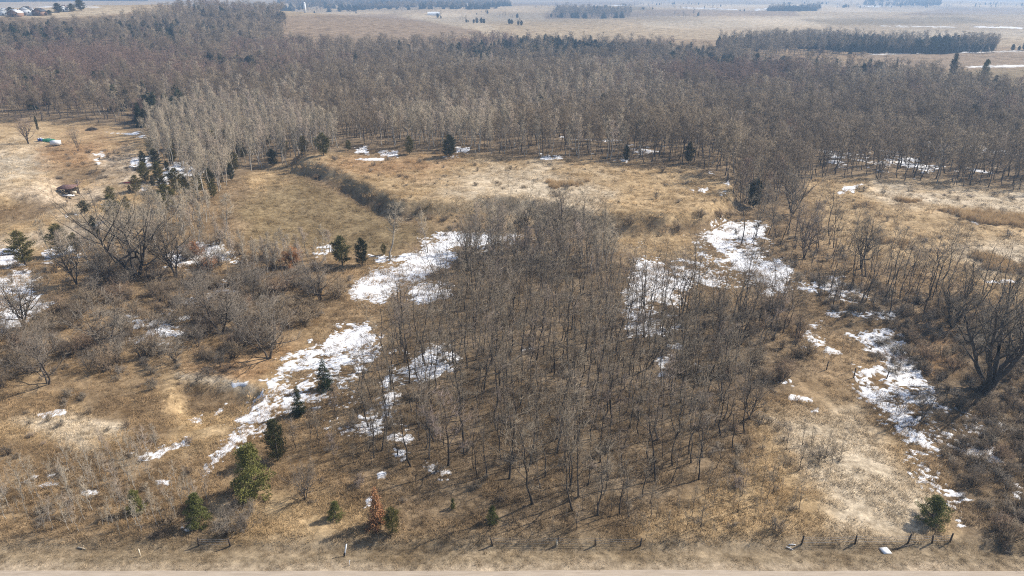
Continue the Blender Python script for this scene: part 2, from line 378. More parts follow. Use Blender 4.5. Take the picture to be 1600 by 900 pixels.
VAR['small'] = [make_tree(rg(50 + i), H=6, spread=3.0, fb=.16, limbs=13, elev=(8, 60), tr=.12, twigs=750, tl=.65, tw=.013, stems=2 + i % 2, stem_lean=.32, sub=6, crown_shape=.35, limb_r=.6, twig='greytwig', name='thorn_tree') for i in range(4)]
VAR['poplar'] = [make_tree(rg(60 + i), H=13, spread=2.1, fb=.38, limbs=18, elev=(40, 70), tr=.13, twigs=520, tl=.85, tw=.023, bark='palebark', twig='paletwig', name='poplar_tree') for i in range(4)]
VAR['sapling'] = [make_tree(rg(70 + i), H=4.5, spread=.9, fb=.25, limbs=12, elev=(40, 70), tr=.036, twigs=90, tl=.45, tw=.011, sub=3, name='sapling') for i in range(4)]
VAR['palesapling'] = [make_tree(rg(80 + i), H=4.5, spread=1.0, fb=.22, limbs=12, elev=(40, 70), tr=.034, twigs=110, tl=.45, tw=.011, sub=3, bark='palebark', twig='paletwig', name='pale_sapling') for i in range(4)]
VAR['shrub'] = [make_bush(rg(90 + i), Rd=2.4, H=3.2, twigs=800, tw=.013, name='shrub') for i in range(4)]
VAR['greyshrub'] = [make_bush(rg(100 + i), Rd=2.6, H=3.4, twigs=800, tw=.013, twig='greytwig', name='grey_shrub') for i in range(3)]
VAR['orangeshrub'] = [make_bush(rg(110), Rd=2.6, H=3.4, twigs=3200, twig='orangetwig', name='orange_shrub', tw=.013)]
VAR['spruce'] = [make_conifer(rg(120 + i), 6, 1.5, 'spruce', 'spruce', 'spruce') for i in range(2)]
VAR['cedar'] = [make_conifer(rg(130 + i), 6, 1.35, 'cedar', 'cedar', 'cedar', 6500) for i in range(3)]
VAR['darkcedar'] = [make_conifer(rg(140 + i), 6, 1.3, 'cedar', 'darkgreen', 'dark_cedar', 6500) for i in range(2)]
VAR['pine'] = [make_conifer(rg(150 + i), 6, 2.3, 'pine', 'pine', 'pine', 11000, .12) for i in range(2)]
VAR['deadfir'] = [make_conifer(rg(160), 5, 1.1, 'spruce', 'dead', 'dead_fir', 4200)]

def far_variants():
    out = []
    sp = [('fartwig', 'farbark', 2.7, .35), ('fartwig', 'farbark', 3.2, .3), ('fartwig', 'farbark', 2.9, .45), ('redtwig', 'farbark', 3.1, .3), ('redtwig', 'farbark', 2.9, .35),
          ('paletwig', 'palebark', 2.2, .35), ('paletwig', 'palebark', 2.0, .4)]
    for i, (tw_, bk, s_, fb) in enumerate(sp):
        wide = (1.0, 1.45, 1.2, 1.4, 1.15, 1.0, 1.1)[i]
        out.append(make_tree(rg(200 + i), H=16, spread=s_ * wide, fb=fb, limbs=16, elev=(24, 62), tr=.14, twigs=560, tl=1.15, tw=.028, sub=5, twiglets=2, bark=bk, twig=tw_, crown_shape=.45, name='woodland'))
    out.append(make_conifer(rg(220), 13, 2.6, 'spruce', 'spruce', 'woodland_spruce', 3000, .3))
    out.append(make_conifer(rg(221), 11, 2.2, 'cedar', 'darkgreen' if 'darkgreen' in M else 'spruce', 'woodland_cedar', 3000, .3))
    return out

# ------------------------------------------------------------------ the land
ys = np.concatenate([np.linspace(-60, 52, 24), np.geomspace(54, 9500, 560)])
ss = np.linspace(-1, 1, 420); ss = ss * (.72 + .28 * np.abs(ss) ** 2)
GX = ss[None] * (np.maximum(ys, 0)[:, None] * 1.25 + 75); GY = np.repeat(ys[:, None], len(ss), 1)
GZ = hgt(GX, GY)
SOIL = dict(straw=(.355, .252, .138), brown=(.205, .143, .082), green=(.20, .146, .078), pale=(.46, .375, .265), litter=(.19, .138, .085),
            orange=(.30, .19, .10), plough=(.225, .16, .10), far=(.32, .24, .145), palefield=(.36, .285, .19), gravel=(.40, .315, .22), verge=(.235, .18, .115))
ZONES = [  # pixel outline of each patch of ground, its soil, edge softness in pixels
    ('straw', [(-200, 185), (130, 195), (200, 205), (240, 240), (330, 285), (250, 330), (120, 350), (60, 400), (-200, 430)], 12),
    ('pale', [(-200, 225), (60, 225), (110, 250), (60, 290), (-200, 300)], 25),
    ('orange', [(60, 235), (140, 205), (190, 230), (170, 270), (110, 285), (70, 265)], 22),
    ('gravel', [(-200, 400), (30, 372), (100, 345), (210, 335), (250, 318), (150, 365), (60, 385), (-200, 425)], 10),
    ('gravel', [(20, 300), (90, 285), (130, 300), (180, 300), (120, 325), (40, 340)], 14), ('brown', [(-100, 318), (40, 312), (95, 322), (40, 350), (-100, 362)], 12), ('gravel', [(150, 250), (200, 235), (235, 262), (220, 285), (150, 285)], 16), ('brown', [(85, 262), (150, 258), (165, 275), (100, 290)], 10),
    ('straw', [(380, 275), (480, 243), (740, 245), (1080, 262), (1140, 285), (1140, 340), (1060, 362), (940, 360), (800, 345), (620, 345), (470, 275), (400, 330)], 10),
    ('pale', [(740, 270), (840, 265), (960, 300), (900, 330), (760, 325), (690, 300)], 30),
    ('orange', [(560, 245), (720, 250), (660, 275), (500, 262)], 14),
    ('green', [(365, 330), (420, 290), (500, 275), (560, 300), (640, 345), (700, 365), (600, 400), (400, 385)], 16),
    ('brown', [(470, 266), (520, 282), (580, 308), (640, 335), (660, 352), (600, 340), (545, 312), (480, 280)], 6),
    ('brown', [(840, 345), (940, 352), (1060, 352), (1130, 335), (1130, 352), (1040, 368), (930, 366), (840, 356)], 6),
    ('straw', [(960, 362), (1080, 365), (1090, 400), (1010, 405), (960, 385)], 8),
    ('straw', [(1262, 275), (1400, 280), (1750, 300), (1750, 480), (1560, 470), (1440, 420), (1330, 400), (1262, 345)], 12),
    ('pale', [(1370, 290), (1600, 300), (1750, 310), (1750, 345), (1560, 338), (1450, 322), (1350, 305)], 14),
    ('pale', [(1480, 400), (1600, 380), (1600, 420), (1540, 440)], 25),
    ('litter', [(560, 640), (660, 500), (720, 400), (830, 375), (980, 410), (1010, 480), (1230, 490), (1250, 580), (1180, 660), (1190, 740), (1010, 830), (860, 850), (640, 800), (560, 720)], 45),
    ('straw', [(250, 590), (420, 545), (500, 520), (440, 600), (370, 670), (330, 700), (260, 700), (270, 640)], 22),
    ('orange', [(280, 570), (440, 540), (480, 530), (400, 600), (300, 590)], 18),
    ('brown', [(270, 600), (330, 600), (385, 622), (370, 645), (300, 650)], 8),
    ('straw', [(400, 780), (480, 760), (600, 790), (560, 850), (400, 850), (330, 800)], 25),
    ('straw', [(1180, 640), (1330, 640), (1430, 700), (1500, 840), (1180, 845), (1010, 830), (1120, 750), (1180, 700)], 30),
    ('pale', [(1200, 655), (1340, 640), (1405, 720), (1465, 790), (1430, 838), (1290, 838), (1300, 770), (1240, 720)], 26),
    ('straw', [(0, 660), (120, 650), (200, 690), (150, 700), (0, 690)], 18),
    ('pale', [(60, 670), (130, 672), (160, 710), (120, 712)], 12),
    ('pale', [(20, 655), (110, 650), (190, 665), (170, 680), (60, 672)], 9), ('pale', [(275, 582), (335, 588), (400, 606), (392, 613), (330, 600), (280, 594)], 6), ('brown', [(0, 690), (110, 700), (180, 730), (100, 745), (0, 735)], 25),
    ('litter', [(1360, 450), (1480, 520), (1600, 560), (1750, 600), (1750, 880), (1520, 860), (1470, 720), (1430, 560)], 30),
    ('orange', [(1420, 500), (1500, 520), (1510, 580), (1440, 580)], 18),
    # far fields
    ('plough', [(415, 52), (440, 24), (620, 22), (760, 48), (700, 62), (430, 75)], 3),
    ('palefield', [(620, 24), (700, 20), (850, 24), (900, 40), (800, 62), (740, 46)], 3),
    ('far', [(760, 34), (1000, 28), (1300, 20), (1800, 12), (1800, 78), (1300, 66), (1150, 60), (950, 62), (800, 60)], 3),
    ('plough', [(1330, 84), (1800, 76), (1800, 104), (1480, 108), (1380, 100)], 3),
    ('green', [(1440, 112), (1800, 104), (1800, 165), (1500, 140)], 3),
    ('palefield', [(1000, 34), (1300, 24), (1310, 40), (1010, 46)], 2), ('green', [(880, 12), (1010, 10), (1020, 16), (900, 18)], 1), ('plough', [(1010, 15), (1240, 17), (1250, 25), (1000, 25)], 1), ('palefield', [(1100, 7), (1300, 6), (1320, 10), (1100, 11)], 1),
    ('brown', [(1480, 12), (1800, 10), (1800, 20), (1400, 24)], 2), ('palefield', [(1400, 48), (1800, 46), (1800, 60), (1440, 60)], 3), ('plough', [(850, 20), (1000, 18), (1000, 26), (850, 30)], 1), ('green', [(1250, 30), (1500, 26), (1560, 36), (1300, 40)], 3), ('brown', [(800, 4), (1000, 2), (1000, 8), (800, 9)], 1),
    ('palefield', [(-100, 8), (210, 10), (200, 20), (100, 28), (-100, 26)], 2),
]
FOREST_FLOOR = [(-300, 186), (0, 190), (180, 195), (235, 205), (330, 290), (400, 262), (480, 240), (740, 243), (1060, 256), (1130, 285), (1140, 330), (1240, 325), (1275, 274), (1400, 282), (1600, 297), (1900, 320),
                (1900, 170), (1600, 150), (1400, 112), (1100, 75), (800, 68), (440, 72), (430, 20), (-300, 30)]
def soil(x, y, z):
    px, py = project(x, y, z); s = x.shape
    c = np.empty(s + (3,)); mixn = np.clip(fbm(x, y, 14, 41, 3) * 1.6 + .5, 0, 1)[..., None]
    c[:] = np.array(SOIL['brown']) * (1 - mixn) + np.array((.275, .19, .105)) * mixn
    wob = fbm(x, y, 7, 51, 3) * 2.0
    def put(poly, col, soft):
        a = np.array(poly); sel = (px > a[:, 0].min() - 80) & (px < a[:, 0].max() + 80) & (py > a[:, 1].min() - 60) & (py < a[:, 1].max() + 60) & (y > 30)
        if not sel.any(): return
        w = smooth(-soft, soft, poly_sd(px[sel], py[sel], poly) + wob[sel] * soft)[:, None]
        c[sel] = c[sel] * (1 - w) + np.array(col) * w
    c[y > 900] = SOIL['far']
    put(FOREST_FLOOR, SOIL['litter'], 6)
    for k, poly, soft in ZONES: put(poly, SOIL[k], soft)
    # a patchwork of tones inside far fields
    t = smooth(900, 1500, y)[..., None] * (fbm(x, y * .45, 240, 61, 2)[..., None])
    c *= 1 + t * .9
    w = smooth(64.5, 60.5, y + wob * 1.5)[..., None]; c[:] = c * (1 - w) + np.array(SOIL['verge']) * w
    w = smooth(58.7, 58.0, y + wob * .6)[..., None]; c[:] = c * (1 - w) + np.array((.32, .25, .17)) * w
    return c
def grid_mesh(name, X, Y, Z, mat, keep=None):
    ny, nx = X.shape; i = np.arange(ny - 1)[:, None] * nx + np.arange(nx - 1)[None]
    q = np.stack([i, i + 1, i + nx + 1, i + nx], -1).reshape(-1, 4)
    v = np.stack([X, Y, Z], -1).reshape(-1, 3)
    if keep is not None:
        k = keep.ravel(); q = q[k[q].any(1)]
        used = np.unique(q); rem = np.full(len(v), -1); rem[used] = np.arange(len(used)); v = v[used]; q = rem[q]
    me = bpy.data.meshes.new(name); me.vertices.add(len(v)); me.vertices.foreach_set('co', v.ravel())
    me.loops.add(q.size); me.loops.foreach_set('vertex_index', q.ravel().astype(np.int32))
    me.polygons.add(len(q)); me.polygons.foreach_set('loop_start', np.arange(0, q.size, 4, dtype=np.int32))
    me.polygons.foreach_set('loop_total', np.full(len(q), 4, np.int32)); me.polygons.foreach_set('use_smooth', np.ones(len(q), bool))
    me.materials.append(mat); me.update(calc_edges=True); return me
gm = grid_mesh('ground', GX, GY, GZ, M['ground'])
SC = soil(GX, GY, GZ)
at_ = gm.color_attributes.new('soil', 'FLOAT_COLOR', 'POINT')
at_.data.foreach_set('color', np.concatenate([SC.reshape(-1, 3), np.ones((GX.size, 1))], 1).astype(np.float32).ravel())
tag(obj('ground', gm), kind='structure')
# gravel road running past at the bottom of the view
rx = np.linspace(-220, 220, 120); rw = np.linspace(-1, 1, 9)
RX = np.repeat(rx[None], 9, 0); RY = 53.8 + rw[:, None] * 3.9 + np.where(np.abs(rw[:, None]) == 1, fbm(RX, RX * 0, 5, 71, 3) * .7, 0)
RZ = hgt(RX, RY) + .03 + .06 * (1 - rw[:, None] ** 2) - np.where(np.abs(rw[:, None]) == 1, .06, 0)
tag(obj('road', grid_mesh('road', RX, RY, RZ, M['road'])), kind='structure')

# ------------------------------------------------------------------ old snow: (outline in pixels, fullness, raggedness)
SNOW = [
    ([(520, 512), (565, 503), (592, 520), (588, 555), (568, 585), (545, 618), (510, 630), (478, 648), (430, 670), (385, 690), (350, 712), (333, 742), (326, 735), (345, 690), (372, 650), (395, 615), (425, 590), (455, 568), (490, 545)], .38, 1.0),
    ([(548, 440), (578, 424), (622, 420), (655, 405), (664, 384), (690, 368), (735, 370), (835, 360), (828, 371), (760, 380), (712, 388), (695, 408), (672, 435), (650, 455), (600, 472), (560, 462)], .55, .7),
    ([(640, 452), (700, 440), (700, 470), (655, 485)], .0, 1.2),
    ([(982, 470), (990, 420), (1006, 396), (1025, 408), (1068, 402), (1082, 380), (1130, 351), (1185, 346), (1150, 378), (1192, 398), (1242, 405), (1240, 425), (1225, 462), (1150, 456), (1080, 452), (1030, 478)], .30, .9),
    ([(1060, 372), (1130, 350), (1200, 345), (1200, 380), (1120, 395)], -.05, 1.2),
    ([(1280, 440), (1310, 432), (1340, 450), (1365, 470), (1330, 475), (1290, 465)], .2, 1.0),
    ([(1220, 430), (1285, 428), (1280, 460), (1225, 455)], -.1, 1.3),
    ([(1300, 482), (1400, 490), (1408, 502), (1340, 502), (1280, 492)], -.1, 1.2),
    ([(1255, 505), (1280, 500), (1285, 520), (1320, 550), (1300, 555), (1252, 540)], -.1, 1.0),
    ([(1330, 520), (1400, 515), (1420, 545), (1430, 575), (1446, 596), (1400, 600), (1345, 596), (1340, 572), (1380, 570), (1370, 545)], .2, 1.0),
    ([(1345, 610), (1400, 598), (1460, 606), (1470, 625), (1530, 640), (1590, 660), (1560, 690), (1560, 720), (1500, 715), (1470, 700), (1450, 690), (1400, 660), (1360, 640)], .12, 1.2),
    ([(1415, 668), (1470, 680), (1480, 715), (1470, 745), (1500, 780), (1495, 800), (1470, 780), (1430, 745), (1412, 712)], .22, 1.1),
    ([(1490, 800), (1500, 808), (1512, 842), (1500, 838)], .2, .8),
    ([(1570, 740), (1600, 750), (1600, 790), (1580, 780)], -.2, 1.2),
    ([(-60, 425), (30, 420), (60, 455), (70, 480), (30, 505), (-60, 520)], .32, 1.1),
    ([(-60, 395), (25, 392), (40, 415), (-60, 425)], .2, 1.0),
    ([(60, 385), (110, 380), (130, 400), (70, 410)], -.1, 1.2),
    ([(140, 350), (160, 343), (160, 360), (145, 362)], .4, .7),
    ([(148, 320), (160, 315), (195, 318), (180, 323), (155, 323)], .5, .7), ([(188, 302), (225, 292), (250, 283), (262, 275), (262, 288), (215, 303), (190, 306)], .25, .8),
    ([(205, 245), (235, 243), (238, 262), (205, 260)], .0, 1.1), ([(250, 270), (270, 258), (312, 252), (316, 268), (290, 278), (262, 280)], .35, .8),
    ([(160, 205), (225, 205), (226, 213), (165, 211)], .2, .8), ([(146, 240), (160, 238), (164, 244), (155, 258), (148, 252)], .4, .7), ([(98, 335), (106, 333), (104, 339)], .5, .5), ([(118, 335), (126, 333), (124, 338)], .5, .5),
    ([(255, 390), (300, 380), (350, 388), (400, 395), (400, 412), (340, 410), (290, 420), (262, 410)], .14, 1.2),
    ([(480, 385), (520, 378), (525, 402), (490, 405)], -.1, 1.2), ([(570, 395), (600, 398), (660, 396), (668, 404), (590, 412)], .1, 1.1),
    ([(195, 490), (250, 480), (290, 490), (285, 520), (230, 545), (205, 535), (225, 515), (198, 512)], .12, 1.2),
    ([(290, 470), (330, 455), (392, 435), (398, 455), (340, 470), (300, 485)], .08, 1.2),
    ([(205, 712), (245, 700), (297, 684), (292, 696), (250, 715), (215, 718)], .4, .8), ([(5, 762), (45, 742), (75, 734), (80, 742), (50, 752), (10, 766)], .6, .6),
    ([(58, 758), (95, 752), (92, 758), (60, 761)], .4, .7), ([(122, 766), (160, 766), (150, 772), (130, 772)], .5, .6), ([(245, 752), (265, 750), (262, 757)], .4, .6),
    ([(295, 655), (318, 645), (316, 662), (300, 664)], .3, .8), ([(322, 650), (352, 632), (350, 640), (330, 660)], .3, .8), ([(360, 600), (388, 595), (386, 602), (365, 607)], .4, .7),
    ([(430, 560), (465, 545), (472, 552), (440, 566)], .5, .7), ([(480, 530), (496, 520), (497, 528), (484, 535)], .4, .7),
    ([(50, 645), (100, 640), (102, 648), (60, 652)], .1, .9), ([(285, 825), (302, 822), (300, 828)], .4, .6),
    ([(600, 560), (700, 530), (720, 560), (660, 620), (640, 690), (580, 690), (590, 640)], -.36, 1.3),
    ([(615, 700), (650, 698), (700, 735), (695, 748), (660, 740), (625, 718)], -.05, 1.2), ([(490, 640), (590, 625), (600, 680), (500, 680)], -.28, 1.3),
    ([(590, 740), (602, 738), (602, 746), (592, 747)], .3, .6), ([(570, 780), (582, 776), (580, 792), (570, 794)], .2, .8),
    ([(960, 478), (1060, 480), (1080, 520), (980, 525)], -.15, 1.3), ([(1022, 558), (1048, 556), (1050, 585), (1030, 588)], .15, .9), ([(1040, 535), (1070, 535), (1065, 548), (1042, 545)], .1, 1.0),
    ([(805, 540), (835, 540), (832, 560), (808, 562)], .1, .9), ([(1080, 562), (1130, 570), (1125, 585), (1085, 580)], -.05, 1.0),
    ([(1208, 593), (1236, 596), (1240, 603), (1215, 602)], .5, .6), ([(1232, 618), (1270, 622), (1268, 628), (1235, 625)], .6, .5), ([(1266, 640), (1280, 638), (1280, 645), (1268, 646)], .4, .6),
    ([(1285, 540), (1312, 548), (1316, 553), (1290, 548)], .4, .6),
    ([(555, 232), (575, 230), (575, 242), (556, 242)], .3, .7), ([(592, 238), (622, 236), (622, 246), (595, 246)], .4, .7), ([(550, 247), (600, 247), (600, 251), (556, 251)], .2, .7),
    ([(712, 231), (732, 232), (730, 240), (714, 240)], .3, .8), ([(690, 245), (720, 245), (718, 249), (695, 249)], .3, .7),
    ([(945, 248), (985, 245), (982, 255), (948, 255)], .0, 1.0), ([(840, 238), (905, 238), (905, 250), (845, 250)], -.12, 1.2),
    ([(1075, 260), (1130, 262), (1135, 275), (1110, 275), (1080, 268)], -.05, 1.1), ([(1112, 282), (1140, 285), (1142, 300), (1128, 312), (1112, 302), (1125, 292)], .1, 1.0), ([(1078, 296), (1105, 295), (1100, 300), (1082, 300)], .3, .7),
    ([(1302, 303), (1320, 292), (1348, 287), (1336, 292), (1333, 300), (1328, 296), (1312, 303)], .35, .6),
    ([(1518, 347), (1528, 348), (1526, 351)], .5, .4), ([(1540, 410), (1552, 411), (1550, 416)], .5, .4), ([(1535, 438), (1600, 436), (1600, 446), (1540, 444)], .2, .8),
    ([(1420, 455), (1430, 455), (1424, 460)], .4, .5),
    ([(1270, 225), (1600, 215), (1600, 280), (1300, 268)], -.74, 1.3), ([(820, 205), (1060, 215), (1060, 252), (820, 246)], -.78, 1.3),
    # thin far strips along field edges
    ([(1375, 40.6), (1395, 40.4), (1520, 41.6), (1520, 42.4), (1380, 41.4)], .40, .12), ([(1525, 41.5), (1595, 43.4), (1595, 44.2), (1525, 42.4)], .40, .12), ([(1505, 104.4), (1600, 102), (1600, 103.3), (1508, 105.6)], .40, .12),
    ([(1345, 85), (1600, 79.5), (1600, 80), (1345, 85.6)], .40, .12), ([(935, 10), (975, 8), (978, 8.5), (940, 10.6)], .36, .3), ([(1060, 12.4), (1150, 14.2), (1150, 14.7), (1060, 12.9)], .36, .3), ([(1180, 14.5), (1240, 12), (1240, 12.5), (1180, 15)], .36, .3),
    ([(1260, 10.5), (1400, 8.6), (1400, 9), (1262, 11)], .36, .3), ([(60, 10.2), (160, 10.2), (160, 10.8), (60, 10.8)], .36, .3),
]
def make_snow():
    Vs, Fs, Hs, n0 = [], [], [], 0
    for i, (poly, full, rag) in enumerate(SNOW):
        if poly[0][1] > 120: full = min(full, .38)
        W = np.array([at(*p)[:2] for p in poly]); c = W.mean(0)
        dep = c[1] * CP + 55 * SP; cx = dep / 683 * .75; ang = math.atan2(60, c[1]); cyl = cx / max(math.sin(ang), .08) * .75
        m_ = 6 * cx
        x0, x1, y0, y1 = W[:, 0].min() - m_, W[:, 0].max() + m_, W[:, 1].min() - 3 * cyl, W[:, 1].max() + 3 * cyl
        X, Y = np.meshgrid(np.arange(x0, x1, cx), np.arange(y0, y1, cyl)); Z = hgt(X, Y)
        px, py = project(X, Y, Z); sd = poly_sd(px, py, poly)
        span = max(6.0, min(22.0, .35 * (max(p[1] for p in poly) - min(p[1] for p in poly))))
        s1 = min(2.2, max(.7, dep / 110)) * (1 if c[1] < 400 else 8); s1 = min(s1, max(.35, .22 * (W[:, 0].max() - W[:, 0].min()))); rag = rag * (1.25 if full >= .3 and c[1] < 400 else 1)
        h = np.clip(sd / span, -1.5, .5) + full * .9 + (rag + .15) * (fbm(X, Y, s1 * 1.9, 81, 5) * 1.7 + fbm(X, Y * .7, s1 * 6, 85, 2) * 1.5 + (vnoise(X, Y, max(.45, cx * 2.2), 87) - .5) * .8) - (.39 if c[1] < 600 else .33)
        Z2 = Z + np.clip(h * .13, -.25, .10) + np.where(h > 0, .012, 0) * (1 if c[1] < 400 else 12)
        keep = h > 0
        if not keep.any(): continue
        ny, nx = X.shape; q = np.arange(ny - 1)[:, None] * nx + np.arange(nx - 1)[None]
        q = np.stack([q, q + 1, q + nx + 1, q + nx], -1).reshape(-1, 4); q = q[keep.ravel()[q].any(1)]
        used = np.unique(q); rem = np.full(X.size, -1); rem[used] = np.arange(len(used))
        Hs.append(np.clip(h.ravel()[used], 0, 1)); Vs.append(np.stack([X.ravel()[used], Y.ravel()[used], Z2.ravel()[used]], 1)); q = rem[q] + n0; n0 += len(used)
        Fs.append(np.concatenate([q[:, [0, 1, 2]], q[:, [0, 2, 3]]]))
    b = MB(); b.v = [np.concatenate(Vs)]; b.f = [np.concatenate(Fs)]
    me = b.mesh('snow', M['snow'], True); a = me.attributes.new('depth', 'FLOAT', 'POINT'); a.data.foreach_set('value', np.concatenate(Hs).astype(np.float32)); return me
tag(obj('snow', make_snow()), 'ragged patches of old white snow left in the hollows', 'snow', kind='stuff')

# ------------------------------------------------------------------ scattering
def in_poly(wp, spacing, seed, jitter=.9, xlim=None):
    a = np.array(wp); r = rg(seed)
    xs = np.arange(a[:, 0].min(), a[:, 0].max() + spacing, spacing); yy = np.arange(a[:, 1].min(), a[:, 1].max() + spacing, spacing)
    X, Y = np.meshgrid(xs, yy); X = X + r.uniform(-.5, .5, X.shape) * spacing * jitter; Y = Y + r.uniform(-.5, .5, X.shape) * spacing * jitter
    k = poly_sd(X, Y, wp) > 0; X, Y = X[k], Y[k]; o = r.permutation(len(X)); return X[o], Y[o]
def instancer(name, pts, idx, rot, scl, srcs, label, cat, tint=None):
    lib = bpy.data.collections.new(name + '_sources')
    for i, meshes in enumerate(srcs):
        e = bpy.data.objects.new(f'{name}_source_{i:02d}', meshes); lib.objects.link(e)
    me = bpy.data.meshes.new(name); me.vertices.add(len(pts)); me.vertices.foreach_set('co', np.asarray(pts, np.float32).ravel())
    a = me.attributes.new('pick', 'INT', 'POINT'); a.data.foreach_set('value', np.asarray(idx, np.int32))
    a = me.attributes.new('turn', 'FLOAT_VECTOR', 'POINT'); a.data.foreach_set('vector', np.asarray(rot, np.float32).ravel())
    a = me.attributes.new('size', 'FLOAT_VECTOR', 'POINT'); a.data.foreach_set('vector', np.asarray(scl, np.float32).ravel())
    if tint is not None:
        a = me.attributes.new('tint', 'FLOAT_COLOR', 'POINT')
        a.data.foreach_set('color', np.concatenate([tint, np.ones((len(tint), 1))], 1).astype(np.float32).ravel())
    me.update(); o = obj(name, me)
    ng = bpy.data.node_groups.new(name, 'GeometryNodeTree')
    ng.interface.new_socket('Geometry', in_out='INPUT', socket_type='NodeSocketGeometry'); ng.interface.new_socket('Geometry', in_out='OUTPUT', socket_type='NodeSocketGeometry')
    gi = ng.nodes.new('NodeGroupInput'); go = ng.nodes.new('NodeGroupOutput'); ci = ng.nodes.new('GeometryNodeCollectionInfo')
    ci.inputs['Collection'].default_value = lib; ci.inputs['Separate Children'].default_value = True; ci.inputs['Reset Children'].default_value = True
    ip = ng.nodes.new('GeometryNodeInstanceOnPoints'); ip.inputs['Pick Instance'].default_value = True
    def na(n, t):
        k = ng.nodes.new('GeometryNodeInputNamedAttribute'); k.data_type = t; k.inputs['Name'].default_value = n
        return [s for s in k.outputs if s.enabled and s.name == 'Attribute'][0]
    L = ng.links.new
    L(gi.outputs[0], ip.inputs['Points']); L(ci.outputs[0], ip.inputs['Instance']); L(na('pick', 'INT'), ip.inputs['Instance Index'])
    L(na('turn', 'FLOAT_VECTOR'), ip.inputs['Rotation']); L(na('size', 'FLOAT_VECTOR'), ip.inputs['Scale']); L(ip.outputs[0], go.inputs[0])
    md = o.modifiers.new('scatter', 'NODES'); md.node_group = ng
    return tag(o, label, cat, kind='stuff')
def join_pair(name, tr):
    """trunk and crown of a variant as one two-material mesh, for scattering"""
    a, c = tr[0], tr[1]; va = np.empty(len(a.vertices) * 3); a.vertices.foreach_get('co', va); vc = np.empty(len(c.vertices) * 3); c.vertices.foreach_get('co', vc)
    fa = np.empty(len(a.loops), np.int32); a.loops.foreach_get('vertex_index', fa); fc = np.empty(len(c.loops), np.int32); c.loops.foreach_get('vertex_index', fc)
    b = MB(); b.add(va, fa); b.add(vc, fc); me = b.mesh(name, a.materials[0]); me.materials.append(c.materials[0])
    mi = np.zeros(len(me.polygons), np.int32); mi[len(fa) // 3:] = 1; me.polygons.foreach_set('material_index', mi); return me
def rots(r, n, tilt=.05): return np.stack([r.normal(0, tilt, n), r.normal(0, tilt, n), r.uniform(0, 6.28, n)], 1)
PARTN = {'shrub': 'stem', 'greyshrub': 'stem', 'orangeshrub': 'stem'}
SPAN = {}
def place_words(group, p):
    """where in its own stand a plant is, from the stand's extent in the view"""
    qx, qy = project(p[0], p[1], p[2]); x0, x1, y0, y1 = SPAN[group]; u = (qx - x0) / (x1 - x0 + 1e-6); v = (qy - y0) / (y1 - y0 + 1e-6)
    return ('far', 'middle', 'near')[min(2, max(0, int(v * 3)))], ('left', 'centre', 'right')[min(2, max(0, int(u * 3)))]
def stand(group, X, Y):
    if len(X): qx, qy = project(X, Y, hgt(X, Y)); SPAN[group] = (qx.min(), qx.max(), qy.min(), qy.max())
def own_label(label, group, p, h, lim, wide=1.0):
    a, c = place_words(group, p); size = 'short' if h < lim[0] + (lim[1] - lim[0]) * .33 else ('tall' if h > lim[0] + (lim[1] - lim[0]) * .67 else 'mid height')
    return f"{size} {'broad ' if wide > 1.0 else 'narrow '}{label}, {a} {c} of its stand"
def plant(kind, var, p, h, name, label, cat, group=None, rz=0, wide=1.0):
    t, c, H = VAR[kind][var % len(VAR[kind])]; s = h / H
    e = thing(name, label, cat, (p[0], p[1], p[2] - .05), rz, (s * wide, s * wide, s), group)
    obj(PARTN.get(kind, 'trunk'), t, e); obj('crown', c, e); return e

